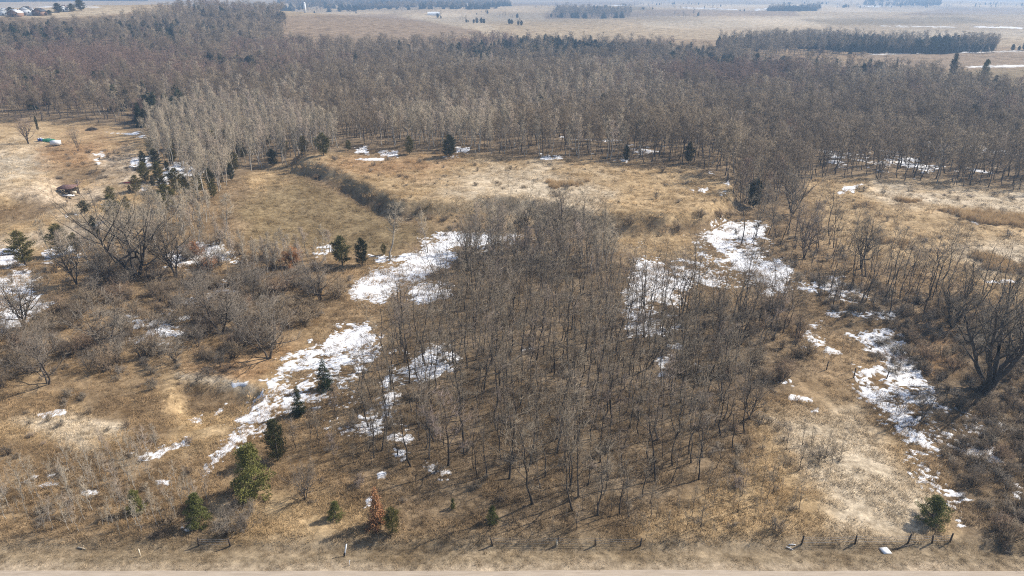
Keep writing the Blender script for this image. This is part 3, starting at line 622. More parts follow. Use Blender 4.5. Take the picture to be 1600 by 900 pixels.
# ---- singled-out bare trees: (px, base row, top row, kind, variant, width, label)
FEATURE = [
    (215, 432, 305, 'spreading', 0, 1.15, 'tallest spreading bare tree with pale grey branches above the left snow'),
    (275, 432, 345, 'spreading', 1, .95, 'dark limbed bare tree beside the tall pale one above the left snow'),
    (38, 512, 428, 'spreading', 2, 1.0, 'wide bare tree on the left snow field with fanned dark limbs'),
    (610, 407, 315, 'poplar', 0, 1.5, 'single pale bare tree at the edge of the green triangular field'),
    (668, 395, 330, 'poplar', 1, 1.2, 'smaller pale bare tree between the lone pale tree and the snow bend'),
    (1345, 420, 345, 'spreading', 1, .7, 'forked bare tree in front of the right straw field'),
    (1255, 405, 330, 'spreading', 2, .7, 'bare tree beside the snow sheet in front of the right straw field'),
    (1238, 335, 262, 'spreading', 0, .9, 'round dense grey bare tree at the tip of the forest tongue'),
    (1545, 608, 452, 'willow', 0, 1.0, 'huge many stemmed dark willow at the right edge'),
    (1487, 512, 425, 'spreading', 0, .75, 'big dark forked tree behind the huge willow'),
    (478, 780, 725, 'small', 1, .9, 'small leaning bare tree on straw grass beside the round pine'),
    (1440, 655, 600, 'small', 2, .9, 'dark low tree over the snow below the willow'),
    (1145, 700, 610, 'wood', 2, 1.1, 'bare tree with a forked trunk at the front edge of the middle wood'),
    (45, 225, 183, 'spreading', 1, .8, 'round bare bush tree standing behind the junk pile'),
    (122, 236, 200, 'small', 0, .7, 'thin lone bare tree right of the white trailer'),
    (1140, 240, 190, 'spreading', 2, .5, 'dark bare tree at the corner of the forest edge'),
    (350, 372, 300, 'poplar', 2, 1.4, 'olive tinted bare tree left of the green triangular field'),
    (420, 560, 470, 'small', 3, 1.1, 'dome shaped grey thorn tree above the orange slope'),
    (345, 520, 440, 'small', 0, 1.2, 'broad dark thorn tree beside the scattered left snow'),
    (120, 445, 370, 'spreading', 2, .7, 'pale bare tree between the tall olive cedar and the tallest tree'),
    (165, 440, 375, 'small', 1, 1.1, 'low forked bare tree left of the tallest spreading tree'), (325, 435, 372, 'small', 3, 1.1, 'dark bare tree right of the dark limbed one'),
    (395, 470, 420, 'spreading', 0, .7, 'bare tree at the upper end of the scattered left snow'), (500, 470, 408, 'small', 1, 1.2, 'dark low limbed thorn tree left of the snow bend'), (1170, 655, 590, 'small', 1, .9, 'wide forked bare tree on pale grass right of the wood'),
    (75, 600, 520, 'small', 0, 1.2, 'wide dark thorn tree in the brush near the left edge'),
    (170, 545, 462, 'small', 2, 1.0, 'crooked bare tree in front of the scattered left snow'),
]
KEEPOUT = []
for i, (px, b_, t_, k, v, w, lab) in enumerate(FEATURE):
    p = at(px, b_); plant(k, v, p, top_h(p, t_), 'bare_tree' if k != 'willow' else 'willow_tree', lab, 'tree', rz=i * 1.7, wide=w); KEEPOUT.append((p.x, p.y))
# tree with an ivy-clad trunk
p = at(730, 424); e = plant('spreading', 1, p, top_h(p, 338), 'ivy_clad_tree', 'bare forked tree with dark ivy up its trunk beside the snow bend', 'tree', wide=.55)
iv = MB(); r = rg(5); n = 2600; z = r.uniform(0, 6.2, n); a = r.uniform(0, 6.28, n); rr = .55 * r.uniform(.5, 1.2, n) * (1.15 - z / 8)
P_ = np.stack([np.cos(a) * rr, np.sin(a) * rr, z], 1); d = unit(r.normal(0, 1, (n, 3))); iv.tris(P_, unit(np.cross(d, r.normal(0, 1, (n, 3)))) * .09, d * .16)
obj('ivy', iv.mesh('ivy', M['spruce']), e)

# ---- conifers
CONIFERS = [
    (508, 607, 558, 'spruce', 0, 1.1, 'dark spruce standing on the big diagonal snow patch'), (468, 647, 602, 'spruce', 1, 1.0, 'smaller dark spruce below the one on the diagonal snow patch'),
    (435, 720, 655, 'darkcedar', 0, 1.0, 'dark green cedar just behind the large round pine'), (398, 772, 692, 'pine', 0, .85, 'large round yellow green pine in the lower left'),
    (313, 818, 770, 'pine', 1, .8, 'bright green young pine left of the grey thicket'), (215, 800, 765, 'pine', 0, .8, 'faint green small pine among the pale saplings'),
    (525, 810, 783, 'pine', 1, .9, 'low olive pine on straw grass left of the orange dead fir'), (614, 832, 793, 'cedar', 0, 1.2, 'olive cedar touching the orange dead fir'),
    (590, 820, 760, 'deadfir', 0, 1.0, 'dead fir with rust orange needles near the road'), (708, 794, 778, 'pine', 0, .6, 'thin sparse green pine at the front of the middle wood'),
    (770, 815, 790, 'pine', 1, .8, 'dull olive young pine near the road below the middle wood'), (1455, 812, 776, 'pine', 1, 1.35, 'bushy dark yellow pine beside the lower right snow'),
    (535, 414, 368, 'cedar', 1, 1.3, 'brown green cedar, the left one of a pair by the snow'), (566, 414, 371, 'darkcedar', 1, 1.1, 'dark cedar, the right one of a pair by the snow'),
    (600, 398, 380, 'cedar', 0, 1.0, 'tiny cedar just right of the cedar pair'),
    (40, 414, 360, 'cedar', 2, 1.35, 'tall olive cedar at the left edge beside the parked car'), (133, 333, 313, 'darkcedar', 0, 1.9, 'round dark cedar below the open shelter'),
    (173, 310, 291, 'cedar', 1, 1.9, 'yellow green cedar clump right of the shelter'), (203, 299, 289, 'cedar', 2, 1.3, 'tiny yellow cedar right of the yellow cedar clump'),
    (702, 245, 210, 'darkcedar', 1, 1.5, 'broad dark cedar at the far edge of the straw plateau'), (506, 243, 207, 'cedar', 0, 1.4, 'olive cedar at the left end of the far plateau edge'),
    (427, 260, 232, 'darkcedar', 0, 1.4, 'dark cedar at the corner where the poplars meet the plateau'), (475, 240, 212, 'cedar', 1, 1.2, 'olive cedar squeezed among pale poplars'),
    (1076, 255, 222, 'darkcedar', 0, 1.1, 'dark cedar at the forest edge above the right end of plateau'), (978, 252, 226, 'darkcedar', 1, .9, 'dark narrow cedar behind the middle of the plateau'),
    (303, 215, 176, 'spruce', 0, 1.0, 'dark spruce rising from the pale poplar stand'), (410, 212, 181, 'spruce', 1, .9, 'second dark spruce in the pale poplar stand'), (390, 195, 152, 'spruce', 0, .7, 'slender dark spruce behind the pale poplars'),
    (332, 238, 203, 'cedar', 2, 1.8, 'wide olive cedar in the middle of the poplar stand'), (356, 235, 201, 'cedar', 0, 1.6, 'olive cedar right of the wide one in the poplar stand'), (245, 262, 232, 'darkcedar', 1, 1.3, 'dark cedar at the left foot of the poplars by snow'),
    (270, 255, 228, 'cedar', 1, 1.2, 'brown green cedar at the left foot of the poplar stand'), (330, 295, 262, 'cedar', 0, 1.1, 'brown olive cedar at the lower end of the poplar stand'), (292, 305, 275, 'cedar', 2, 1.0, 'olive cedar leaning over the snow below the poplars'),
    (558, 118, 80, 'spruce', 0, .8, 'lone dark spruce rising above the distant woodland'), (588, 112, 88, 'spruce', 1, .7, 'shorter spruce right of the lone distant spruce'),
    (752, 110, 76, 'spruce', 1, .6, 'dark spruce poking from the woodland near the ploughed field'), (852, 160, 133, 'spruce', 0, .6, 'small dark spruce inside the middle woodland'), (1102, 180, 146, 'spruce', 1, .5, 'thin dark snag like spruce in the right woodland'),
    (1485, 125, 82, 'darkcedar', 0, .7, 'tall rounded evergreen standing above the right woodland edge'), (1533, 135, 92, 'pine', 1, .55, 'layered white pine against the right fields'), (1510, 140, 112, 'darkcedar', 1, 1.0, 'dark evergreen left of the layered pine'),
    (1550, 146, 117, 'darkcedar', 0, .9, 'dark evergreen right of the layered pine'), (1395, 128, 88, 'spruce', 0, .6, 'dark spruce at the back edge of the right woodland'), (210, 95, 73, 'spruce', 1, 1.0, 'dark spruce at the foot of the wooded hill'),
    (265, 92, 73, 'spruce', 0, .7, 'small spruce right of the one at the hill foot'), (60, 205, 180, 'darkcedar', 1, .4, 'narrow dark cedar behind the straw field at far left'), (545, 235, 218, 'cedar', 2, 1.2, 'low olive cedar by the snow behind the plateau'),
]
for i, (px, b_, t_, k, v, w, lab) in enumerate(CONIFERS):
    p = at(px, b_); nm = {'spruce': 'spruce_tree', 'cedar': 'cedar_tree', 'darkcedar': 'cedar_tree', 'pine': 'pine_tree', 'deadfir': 'dead_fir_tree'}[k]
    plant(k, v, p, max(1.2, top_h(p, t_)), nm, lab, 'conifer', rz=i * 2.1, wide=w); KEEPOUT.append((p.x, p.y))

for i, (px, py) in enumerate(CEDARS_BELT):
    p = at(px, py); h_ = 4.0 + 4.5 * ((i * 37) % 10) / 10
    plant('cedar' if i % 5 else 'darkcedar', i, p, h_, 'cedar_tree', f"{'olive' if i % 5 else 'dark green'} cedar, {'low' if h_ < 6 else 'tall'}, among the bare trees " + ('in the belt below the pale poplars' if py > 288 else 'at the foot of the pale poplars' if py > 255 else 'inside the pale poplar stand' if px < 480 else 'along the edge behind the plateau'), 'conifer', 'cedars among the bare trees', rz=i, wide=1.0 + .5 * ((i * 7) % 5) / 5); KEEPOUT.append((p.x, p.y))
# ---- trees of the middle wood: the nearest ones are things, the rest one mass
def clear(X, Y, d):
    k = np.ones(len(X), bool)
    for x, y in KEEPOUT: k &= (X - x) ** 2 + (Y - y) ** 2 > d * d
    return X[k], Y[k]
WOOD = wpoly([(555, 650), (590, 560), (660, 480), (700, 440), (705, 400), (760, 385), (850, 372), (960, 395), (985, 440), (1010, 470), (1120, 480), (1235, 470), (1255, 540), (1190, 600), (1170, 650), (1180, 700), (1120, 730), (1100, 770), (1000, 815), (820, 825), (700, 785), (600, 745), (545, 700)])
X, Y = in_poly(WOOD, 3.05, 301); X, Y = clear(X, Y, 1.5)
dens = fbm(X, Y, 11, 303, 2) + .5 * np.clip(poly_sd(X, Y, WOOD) / 9 - .5, -.5, .3); k = dens + rg(9).normal(0, .07, len(X)) > -.19; X, Y = X[k], Y[k]
X2, Y2 = in_poly(wpoly([(1240, 430), (1330, 400), (1420, 415), (1600, 470), (1750, 500), (1750, 560), (1500, 520), (1380, 500), (1290, 480)]), 4.0, 305)
X3, Y3 = in_poly(wpoly([(1150, 385), (1230, 350), (1290, 350), (1330, 395), (1240, 420), (1190, 400)]), 4.2, 306)
X, Y = np.concatenate([X, X2, X3]), np.concatenate([Y, Y2, Y3]); o = np.argsort(X ** 2 + Y ** 2); X, Y = X[o], Y[o]; Z = hgt(X, Y)
r = rg(307); NI = 270; stand('bare trees of the middle wood', X[:NI], Y[:NI]); stand('bare trees bordering the right field', X[:NI], Y[:NI])
for i in range(min(NI, len(X))):
    px, py = project(X[i], Y[i], Z[i])
    lab, grp = (('bare grey tree in the middle wood', 'bare trees of the middle wood') if px < 1225 else
                ('bare tree in the belt bordering the right straw field', 'bare trees bordering the right field'))
    h_, w_ = float(np.clip(r.normal(11.3, 2.6), 6, 17)), float(r.uniform(.7, 1.4)); q_ = (X[i], Y[i], Z[i])
    plant('wood', int(r.integers(0, 6)), q_, h_, 'bare_tree', own_label(lab, grp, q_, h_, (8, 14.5), w_), 'tree', grp, r.uniform(0, 6.28), w_)
n = len(X) - NI
print('wood rest', n, 'things', NI)
pool = [join_pair(f'wood_pool_{i}', t) for i, t in enumerate(VAR['wood'])]
if n > 0:
    s_ = np.clip(r.normal(.96, .2, n), .5, 1.4)[:, None] * np.stack([r.uniform(.75, 1.3, n)] * 2 + [np.ones(n)], 1)
    instancer('woodland_interior', np.stack([X[NI:], Y[NI:], Z[NI:] - .05], 1), r.integers(0, 6, n), rots(r, n), s_, pool, 'farther bare trees of the middle wood seen as one mass', 'woodland')

# ---- pale poplar stand
POP = wpoly([(232, 255), (235, 205), (330, 180), (450, 186), (500, 215), (540, 238), (480, 241), (430, 258), (370, 275), (335, 318), (290, 312), (300, 275), (262, 262)])
X, Y = in_poly(POP, 3.9, 311); X, Y = clear(X, Y, 1.5); o = np.argsort(Y); rest = o[130:]; o = o[:130]; Z = hgt(X, Y); stand('pale poplars left of the plateau', X[o], Y[o])
for i in o:
    h_, w_, q_, grp = float(r.uniform(9, 16)), float(r.uniform(.8, 1.2)), (X[i], Y[i], Z[i]), 'pale poplars left of the plateau'
    plant('poplar', int(r.integers(0, 4)), q_, h_, 'poplar_tree', own_label('pale bare poplar behind the plateau', grp, q_, h_, (9, 16), w_), 'poplar', grp, r.uniform(0, 6.28), w_)
n = len(rest); s_ = r.uniform(.7, 1.22, n)[:, None] * np.stack([r.uniform(.8, 1.2, n)] * 2 + [np.ones(n)], 1)
instancer('poplar_stand', np.stack([X[rest], Y[rest], Z[rest] - .05], 1), r.integers(0, 4, n), rots(r, n), s_, [join_pair(f'poplar_pool_{i}', t) for i, t in enumerate(VAR['poplar'])], 'farther pale poplars of the stand seen as one mass', 'woodland')
for grp, lab, poly, sp, hh, nm in [
    ('pale trunks on the snow bend', 'pale bare tree on the snow bend', [(740, 385), (860, 370), (950, 395), (960, 430), (800, 410), (730, 400)], 3.0, (7, 12), 'poplar'),
    ('pale trees below the track', 'pale bare tree below the left track', [(75, 400), (130, 380), (260, 335), (330, 330), (340, 380), (200, 420), (100, 425)], 3.7, (5.5, 11), 'poplar'),
    ('pale trees before the green field', 'pale bare tree under the green field', [(430, 395), (520, 385), (520, 412), (440, 430), (350, 425), (340, 380)], 3.4, (4, 8), 'poplar')]:
    X, Y = in_poly(wpoly(poly), sp, hash(len(grp)) % 1000 + 7); X, Y = clear(X, Y, 1.5); Z = hgt(X, Y); stand(grp, X, Y)
    for i in range(len(X)):
        h_, w_, q_ = float(r.uniform(*hh)), float(r.uniform(.8, 1.3)) * 1.25, (X[i], Y[i], Z[i])
        plant(nm, int(r.integers(0, 4)), q_, h_, 'poplar_tree', own_label(lab, grp, q_, h_, hh, w_ / 1.3), 'poplar', grp, r.uniform(0, 6.28), w_)

# ---- saplings
for grp, lab, poly, sp, hh, kind, cap in [
    ('pale saplings by the road', 'pale sapling in the lower left grass', [(0, 760), (60, 740), (180, 690), (250, 690), (240, 740), (330, 780), (290, 830), (120, 845), (0, 830)], 1.75, (2.2, 5.5), 'palesapling', 190),
    ('dark saplings by the road', 'dark sapling below the middle wood', [(900, 800), (1050, 750), (1180, 700), (1320, 690), (1320, 780), (1250, 835), (1050, 845), (850, 845)], 2.1, (1.8, 5), 'sapling', 150),
    ('saplings left of the wood', 'dark sapling beside the diagonal snow', [(420, 690), (560, 600), (600, 640), (640, 740), (560, 780), (480, 740)], 2.6, (2.5, 6), 'sapling', 90),
    ('saplings at the right', 'brown sapling near the lower right snow', [(1200, 560), (1300, 520), (1420, 600), (1500, 700), (1540, 830), (1480, 700), (1380, 660), (1220, 640)], 3.0, (1.5, 3.5), 'sapling', 70),
    ('saplings on the plateau', 'lone sapling on the straw plateau', [(600, 270), (1080, 280), (1080, 340), (650, 330)], 22.0, (2.5, 5), 'sapling', 20)]:
    X, Y = in_poly(wpoly(poly), sp, len(grp) * 13 + 5); k = fbm(X, Y, 9, 331, 2) > -.12; X, Y = clear(X[k], Y[k], 1.2); Z = hgt(X, Y); stand(grp, X, Y)
    for i in range(min(cap, len(X))):
        h_, w_, q_ = float(r.uniform(*hh)), float(r.uniform(.8, 1.4)), (X[i], Y[i], Z[i])
        plant(kind, int(r.integers(0, 4)), q_, h_, 'sapling', own_label(lab, grp, q_, h_, hh, w_ / 1.1), 'sapling', grp, r.uniform(0, 6.28), w_)

# ---- shrubs
for grp, lab, poly, sp, hh, kinds, cap, wd in [
    ('thicket on the left', 'shrub in the left brush', [(-60, 470), (60, 500), (150, 440), (330, 425), (480, 430), (545, 470), (500, 505), (430, 545), (330, 580), (240, 560), (150, 590), (-60, 620)], 4.3, (2.4, 5.0), ('shrub', 'shrub', 'greyshrub', 'small'), 125, 1.2),
    ('thicket under the track', 'shrub above the left snow', [(80, 430), (160, 400), (330, 380), (470, 400), (500, 430), (330, 425), (150, 440)], 6.0, (2.5, 4.5), ('shrub', 'greyshrub', 'orangeshrub', 'shrub'), 45, 1.1),
    ('thicket on the right', 'shrub below the huge willow', [(1420, 470), (1600, 500), (1700, 560), (1700, 880), (1540, 850), (1510, 760), (1500, 660), (1440, 580), (1400, 520)], 3.1, (1.5, 3.1), ('shrub', 'shrub', 'greyshrub'), 150, 1.1),
    ('shrubs right of the wood', 'shrub right of the middle wood', [(1000, 500), (1090, 475), (1240, 460), (1265, 560), (1240, 600), (1180, 600), (1080, 590)], 3.9, (1.8, 3.6), ('shrub',), 55, 1.1),
    ('shrubs on the bank', 'shrub on the plateau bank', [(470, 266), (520, 284), (580, 310), (640, 335), (720, 332), (720, 345), (640, 350), (560, 318), (500, 290)], 8.0, (.9, 2.0), ('shrub',), 40, 1.3),
    ('shrubs under the bank', 'shrub under the right plateau bank', [(860, 350), (950, 352), (1060, 350), (1140, 330), (1140, 345), (1060, 366), (940, 368)], 5.0, (1.6, 3), ('shrub',), 40, 1.2),
    ('grey thicket by the road', 'shrub beside the bright pine', [(330, 800), (380, 770), (430, 780), (420, 820), (350, 850), (300, 845)], 3.0, (1.8, 2.8), ('greyshrub',), 16, 1.1)]:
    X, Y = in_poly(wpoly(poly), sp, len(grp) * 7 + 3); X, Y = clear(X, Y, 1.6); Z = hgt(X, Y); o = np.argsort(Y)[:cap]; stand(grp, X[o], Y[o])
    for i in o:
        kd = kinds[int(r.integers(0, len(kinds)))]; h_, w_, q_ = float(r.uniform(*hh)), float(wd * r.uniform(.85, 1.25)), (X[i], Y[i], Z[i]); tone = {'shrub': 'brown', 'greyshrub': 'grey', 'small': 'trunked grey', 'orangeshrub': 'orange leaved'}[kd]
        plant(kd, int(r.integers(0, 4)), q_, h_, 'shrub', own_label(tone + ' ' + lab, grp, q_, h_, hh, w_ / wd / 1.05), 'shrub', grp, r.uniform(0, 6.28), w_)

# ---- the great woodland behind: one mass
FV = [join_pair(f'woodland_pool_{i}', t) for i, t in enumerate(far_variants())]
FRONT = [(-260, 186), (0, 190), (100, 188), (180, 195), (235, 200), (330, 178), (480, 186), (560, 224), (740, 243), (900, 250), (1060, 256), (1125, 275), (1145, 325), (1190, 338), (1240, 325), (1275, 276), (1400, 284), (1600, 299), (1850, 322)]
BACK = [(1850, 190), (1600, 158), (1500, 142), (1400, 120), (1250, 108), (1130, 92), (1000, 74), (800, 72), (700, 76), (600, 78), (500, 78), (440, 74), (450, 40), (440, 21), (330, 13), (250, 24), (200, 38), (140, 48), (60, 50), (-260, 52)]
MAIN = wpoly(FRONT + BACK)
STRIP = wpoly([(1130, 92), (1300, 86), (1558, 83), (1552, 72), (1300, 66), (1120, 72)])
P_, I_, S_ = [], [], []
def band(poly, y0, y1, sp, seed, mix, sc=(.58, 1.02), wide=1.0):
    X, Y = in_poly(poly, sp, seed); k = (Y >= y0) & (Y < y1); X, Y = X[k], Y[k]
    if not len(X): return
    z = hgt(X, Y); rr = rg(seed + 1); n = len(X); zone = fbm(X, Y, 90, 401, 2); con = fbm(X, Y, 70, 405, 2)
    idx = rr.integers(0, 3, n); red = (zone + rr.normal(0, .10, n)) > mix[0]; idx[red] = rr.integers(3, 5, red.sum())
    pale = (zone + rr.normal(0, .10, n)) < mix[1]; idx[pale] = rr.integers(5, 7, pale.sum())
    qx, qy = project(X, Y, z)
    def district(cx, cy, rx, ry): return np.exp(-(((qx - cx) / rx) ** 2 + ((qy - cy) / ry) ** 2)) > rr.uniform(0, 1, n)
    k2 = district(120, 118, 190, 26) | district(1150, 135, 130, 18); idx[k2] = rr.integers(3, 5, k2.sum())
    k2 = district(350, 190, 130, 38) & (rr.uniform(0, 1, n) < .6); idx[k2] = rr.integers(5, 7, k2.sum())
    k2 = (district(50, 62, 110, 12) | district(270, 58, 90, 14) | district(1090, 92, 60, 12) | district(1180, 112, 70, 10) | district(900, 82, 140, 8) | district(1350, 122, 60, 10) | district(770, 92, 70, 10)) & (rr.uniform(0, 1, n) < .6); idx[k2] = rr.integers(7, 9, k2.sum())
    ev = (con + rr.normal(0, .07, n)) > mix[2]; idx[ev] = rr.integers(7, 9, ev.sum())
    s = rr.uniform(*sc, n) * (1 + .25 * fbm(X, Y, 40, 407, 2)); w = rr.uniform(.85, 1.25, n) * wide
    P_.append(np.stack([X, Y, z - .1], 1)); I_.append(idx); S_.append(np.stack([s * w, s * w, s], 1))
mixm = (.19, -.27, .36)
band(MAIN, 0, 330, 4.5, 411, mixm, wide=1.1); band(MAIN, 330, 520, 5.8, 413, mixm, wide=1.2); band(MAIN, 520, 800, 7.8, 415, (.2, -.34, .25), wide=1.4); band(MAIN, 800, 2500, 10.0, 417, (.25, -.4, .2), wide=1.6)
band(STRIP, 0, 3000, 7.0, 421, (.5, -.5, .0), (.8, 1.1), 1.1)
FARW = [[(440, 20), (760, 20), (800, 12), (790, 3), (600, -6), (430, -4)], [(865, 28), (985, 28), (985, 20), (870, 18)], [(-200, 6), (230, 6), (230, -4), (-200, -4)], [(1350, 6), (1470, 8), (1470, 1), (1350, 1)], [(1200, 20), (1280, 17), (1280, 12), (1200, 14)]]
for i, pp in enumerate(FARW): band([flat(*q) for q in pp], 0, 9000, 15 if i in (1, 4) else 24, 431 + i * 3, (.5, -.5, .05), (.9, 1.2), 1.8)
rr = rg(451)
HEDGES = [((700, 33), (760, 42)), ((680, 30), (740, 34)), ((760, 42), (815, 46)), ((780, 28), (1000, 26)), ((1000, 27), (1160, 23)), ((860, 8), (1100, 6)), ((900, 14), (1000, 12)), ((1100, 10), (1330, 5)), ((1240, 13), (1380, 10)),
          ((1000, 19), (1250, 16)), ((600, 23), (800, 24)), ((0, 26), (130, 25)), ((1540, 10), (1700, 8)), ((1320, 10), (1600, 9)), ((820, 18), (900, 16)), ((1380, 9), (1560, 6)), ((1560, 79), (1700, 76)), ((480, 22), (560, 22))]
for (a, b_) in HEDGES:
    A, B = np.array(flat(*a)), np.array(flat(*b_)); L_ = np.linalg.norm(B - A); n = int(L_ / 9)
    t = rr.uniform(0, 1, n)[:, None]; q = A + (B - A) * t + rr.normal(0, 3, (n, 2)); k = vnoise(q[:, 0], q[:, 1], 60, 453) > .42; q = q[k]; n = len(q)
    P_.append(np.stack([q[:, 0], q[:, 1], hgt(q[:, 0], q[:, 1]) - .1], 1)); I_.append(rr.choice([0, 1, 2, 8], n)); s = rr.uniform(.35, .9, n); S_.append(np.stack([s * 1.3, s * 1.3, s], 1))
P_ = np.concatenate(P_); I_ = np.concatenate(I_); S_ = np.concatenate(S_); print('woodland', len(P_))
instancer('woodland', P_, I_, rots(rr, len(P_), .03), S_, FV, 'vast grey brown leafless woodland stretching to the far fields', 'woodland')

# ---- undergrowth, dry grass and reeds
def tuft(seed, n, Rd, h, w, mat, lean=.5):
    q = rg(seed); b = MB(); a = q.uniform(0, 6.28, n); rr_ = Rd * np.sqrt(q.uniform(0, 1, n))
    p = np.stack([np.cos(a) * rr_, np.sin(a) * rr_, np.full(n, -.04)], 1); d = q.normal(0, lean, (n, 3)); d[:, 2] = 1; L = h * q.uniform(.4, 1.1, (n, 1))
    b.cones(p, p + unit(d) * L, w * q.uniform(.6, 1.4, n)); return b.mesh('tuft', mat)
GT = [tuft(500 + i, 60, .85, .42, .022, M['grass'], .8) for i in range(3)] + [tuft(510 + i, 45, .6, .75, .019, M['grass'], .45) for i in range(2)]
AREA = [flat(*q) for q in [(-120, 892), (1720, 892), (1850, 300), (1270, 280), (1100, 258), (740, 246), (480, 242), (330, 290), (230, 205), (-260, 195)]]
Pg = []
for y0, y1, sp in ((57.7, 95, .72), (95, 150, 1.35), (150, 290, 2.3)):
    X, Y = in_poly(AREA, sp, int(y0 * 3)); k = (Y >= y0) & (Y < y1); Pg.append(np.stack([X[k], Y[k]], 1))
Pg = np.concatenate(Pg); X, Y = Pg[:, 0], Pg[:, 1]; k = (fbm(X, Y, 3.5, 521, 2) > -.14) & ((Y > 61.5) | (rr.uniform(0, 1, len(X)) < .85)); X, Y = X[k], Y[k]; Z = hgt(X, Y); n = len(X); print('grass', n)
tint = soil(X, Y, Z) * rr.uniform(.55, 1.55, (n, 1)) * np.array([1.04, 1.0, .94]); sc_ = rr.uniform(.6, 1.25, n) * (1 + smooth(95, 160, Y) * .6) * np.where(Y < 62, .6, 1)
instancer('grass', np.stack([X, Y, Z], 1), rr.choice([0, 0, 1, 1, 2, 2, 3, 4], n), rots(rr, n, .12), np.stack([sc_ * 1.1, sc_ * 1.1, sc_], 1), GT, 'dry straw coloured grass covering the open ground', 'grass', tint)
RD = [tuft(530 + i, 130, .9, 1.9, .018, M['reed'], .16) for i in range(2)]
Xs, Ys = [], []
for i, pp in enumerate([[(1460, 328), (1530, 330), (1700, 350), (1700, 372), (1600, 360), (1500, 346)], [(1365, 372), (1420, 378), (1425, 392), (1375, 388)], [(1500, 395), (1560, 400), (1640, 420), (1640, 440), (1540, 420)], [(850, 284), (920, 283), (925, 293), (860, 295)], [(1395, 312), (1440, 312), (1440, 320), (1400, 320)]]):
    wp = wpoly(pp); a, b_ = in_poly(wp, .95, 540 + i); k = np.clip(poly_sd(a, b_, wp) / 5, 0, 1) * .75 + fbm(a, b_, 6, 549, 3) * 1.6 > rg(i).uniform(-.1, .55, len(a)); Xs.append(a[k]); Ys.append(b_[k])
X, Y = np.concatenate(Xs), np.concatenate(Ys); n = len(X); s_ = rr.uniform(.4, 1.15, n)[:, None] * np.ones(3)
instancer('reeds', np.stack([X, Y, hgt(X, Y)], 1), rr.integers(0, 2, n), rots(rr, n, .05), s_, RD, 'tan orange reed beds in the straw fields', 'reeds')
UG = [join_pair(f'undergrowth_pool_{i}', make_bush(rg(560 + i), Rd=.95, H=1.15, stems=11, twigs=110, tl=.5, tw=.012, twig=('shrubtwig', 'twig', 'greytwig')[i], name='undergrowth')) for i in range(3)]
Xs, Ys = [], []
for i, (pp, sp) in enumerate([([(555, 650), (660, 480), (705, 400), (850, 372), (960, 395), (1010, 470), (1235, 470), (1255, 560), (1180, 700), (1060, 745), (820, 800), (600, 730)], 3.8), ([(-120, 430), (300, 400), (560, 440), (480, 520), (330, 600), (-120, 660)], 2.5),
        ([(-120, 660), (150, 620), (280, 660), (330, 730), (330, 850), (-120, 850)], 3.4), ([(1240, 430), (1750, 500), (1750, 890), (1530, 860), (1440, 640), (1300, 490)], 1.45), ([(480, 640), (640, 600), (700, 760), (520, 840), (420, 760)], 3.8), ([(1050, 830), (1200, 640), (1330, 680), (1310, 840)], 3.8),
        ([(70, 250), (200, 225), (230, 300), (100, 330)], 4.5), ([(600, 330), (820, 345), (960, 370), (960, 395), (700, 370)], 3.0), ([(1140, 345), (1290, 340), (1330, 400), (1240, 440), (1160, 400)], 3.0), ([(480, 245), (1130, 262), (1140, 350), (640, 340)], 7.0), ([(1270, 290), (1700, 310), (1700, 470), (1300, 400)], 6.5)]):
    a, b_ = in_poly(wpoly(pp), sp, 580 + i); k = fbm(a, b_, 5, 590, 2) > rg(i).normal(-.05, .12, len(a)); Xs.append(a[k]); Ys.append(b_[k])
X, Y = np.concatenate(Xs), np.concatenate(Ys); n = len(X); s_ = (rr.uniform(.45, 1.3, n) ** 1.3)[:, None] * np.stack([rr.uniform(.7, 1.9, n), rr.uniform(.7, 1.9, n), rr.uniform(.5, 1.15, n)], 1); print('undergrowth', n)
instancer('undergrowth', np.stack([X, Y, hgt(X, Y)], 1), rr.integers(0, 3, n), rots(rr, n, .08), s_, UG, 'low tangled brown brush covering the ground', 'undergrowth')

# ------------------------------------------------------------------ built things
M['white'] = plain('white_paint', (.78, .78, .77), .6, 4, .08); M['darkroof'] = plain('dark_roof', (.07, .075, .085), .7); M['rust'] = plain('rusty_roof', (.17, .10, .085), .7, 2, .4)
M['wood'] = plain('weathered_wood', (.26, .21, .16), .85, 6, .4); M['darkwood'] = plain('dark_post_wood', (.07, .055, .045), .9, 6, .4); M['palewood'] = plain('pale_split_wood', (.62, .52, .38), .8, 6, .25)
M['greentarp'] = plain('green_tarp', (.04, .17, .10), .6, 3, .4); M['blue'] = plain('blue_plastic', (.05, .09, .26), .5, 3, .2); M['teal'] = plain('teal_panel', (.07, .22, .24), .5, 3, .2)
M['red'] = plain('red_paint', (.42, .06, .045), .6, 3, .3); M['wire'] = plain('galvanised_wire', (.22, .21, .2), .5, 3, .1); M['brick'] = plain('brown_brick', (.27, .17, .12), .8, 5, .2)
M['glass'] = plain('dark_glass', (.03, .035, .045), .15, 1, .05); M['silver'] = plain('silver_car_paint', (.42, .44, .50), .35, 1, .05); M['tyre'] = plain('black_rubber', (.02, .02, .02), .8); M['black'] = plain('black_plastic', (.025, .025, .025), .6)
def part(name, mat, parent, *boxes):
    b = MB()
    for c, s, *rz in boxes: b.box(c, s, rz[0] if rz else 0)
    return obj(name, b.mesh(name, M[mat]), parent)
def tube_part(name, mat, parent, pts, rad, sides=8, cap=True):
    b = MB(); b.tube(pts, rad, sides, cap); return obj(name, b.mesh(name, M[mat], False), parent)
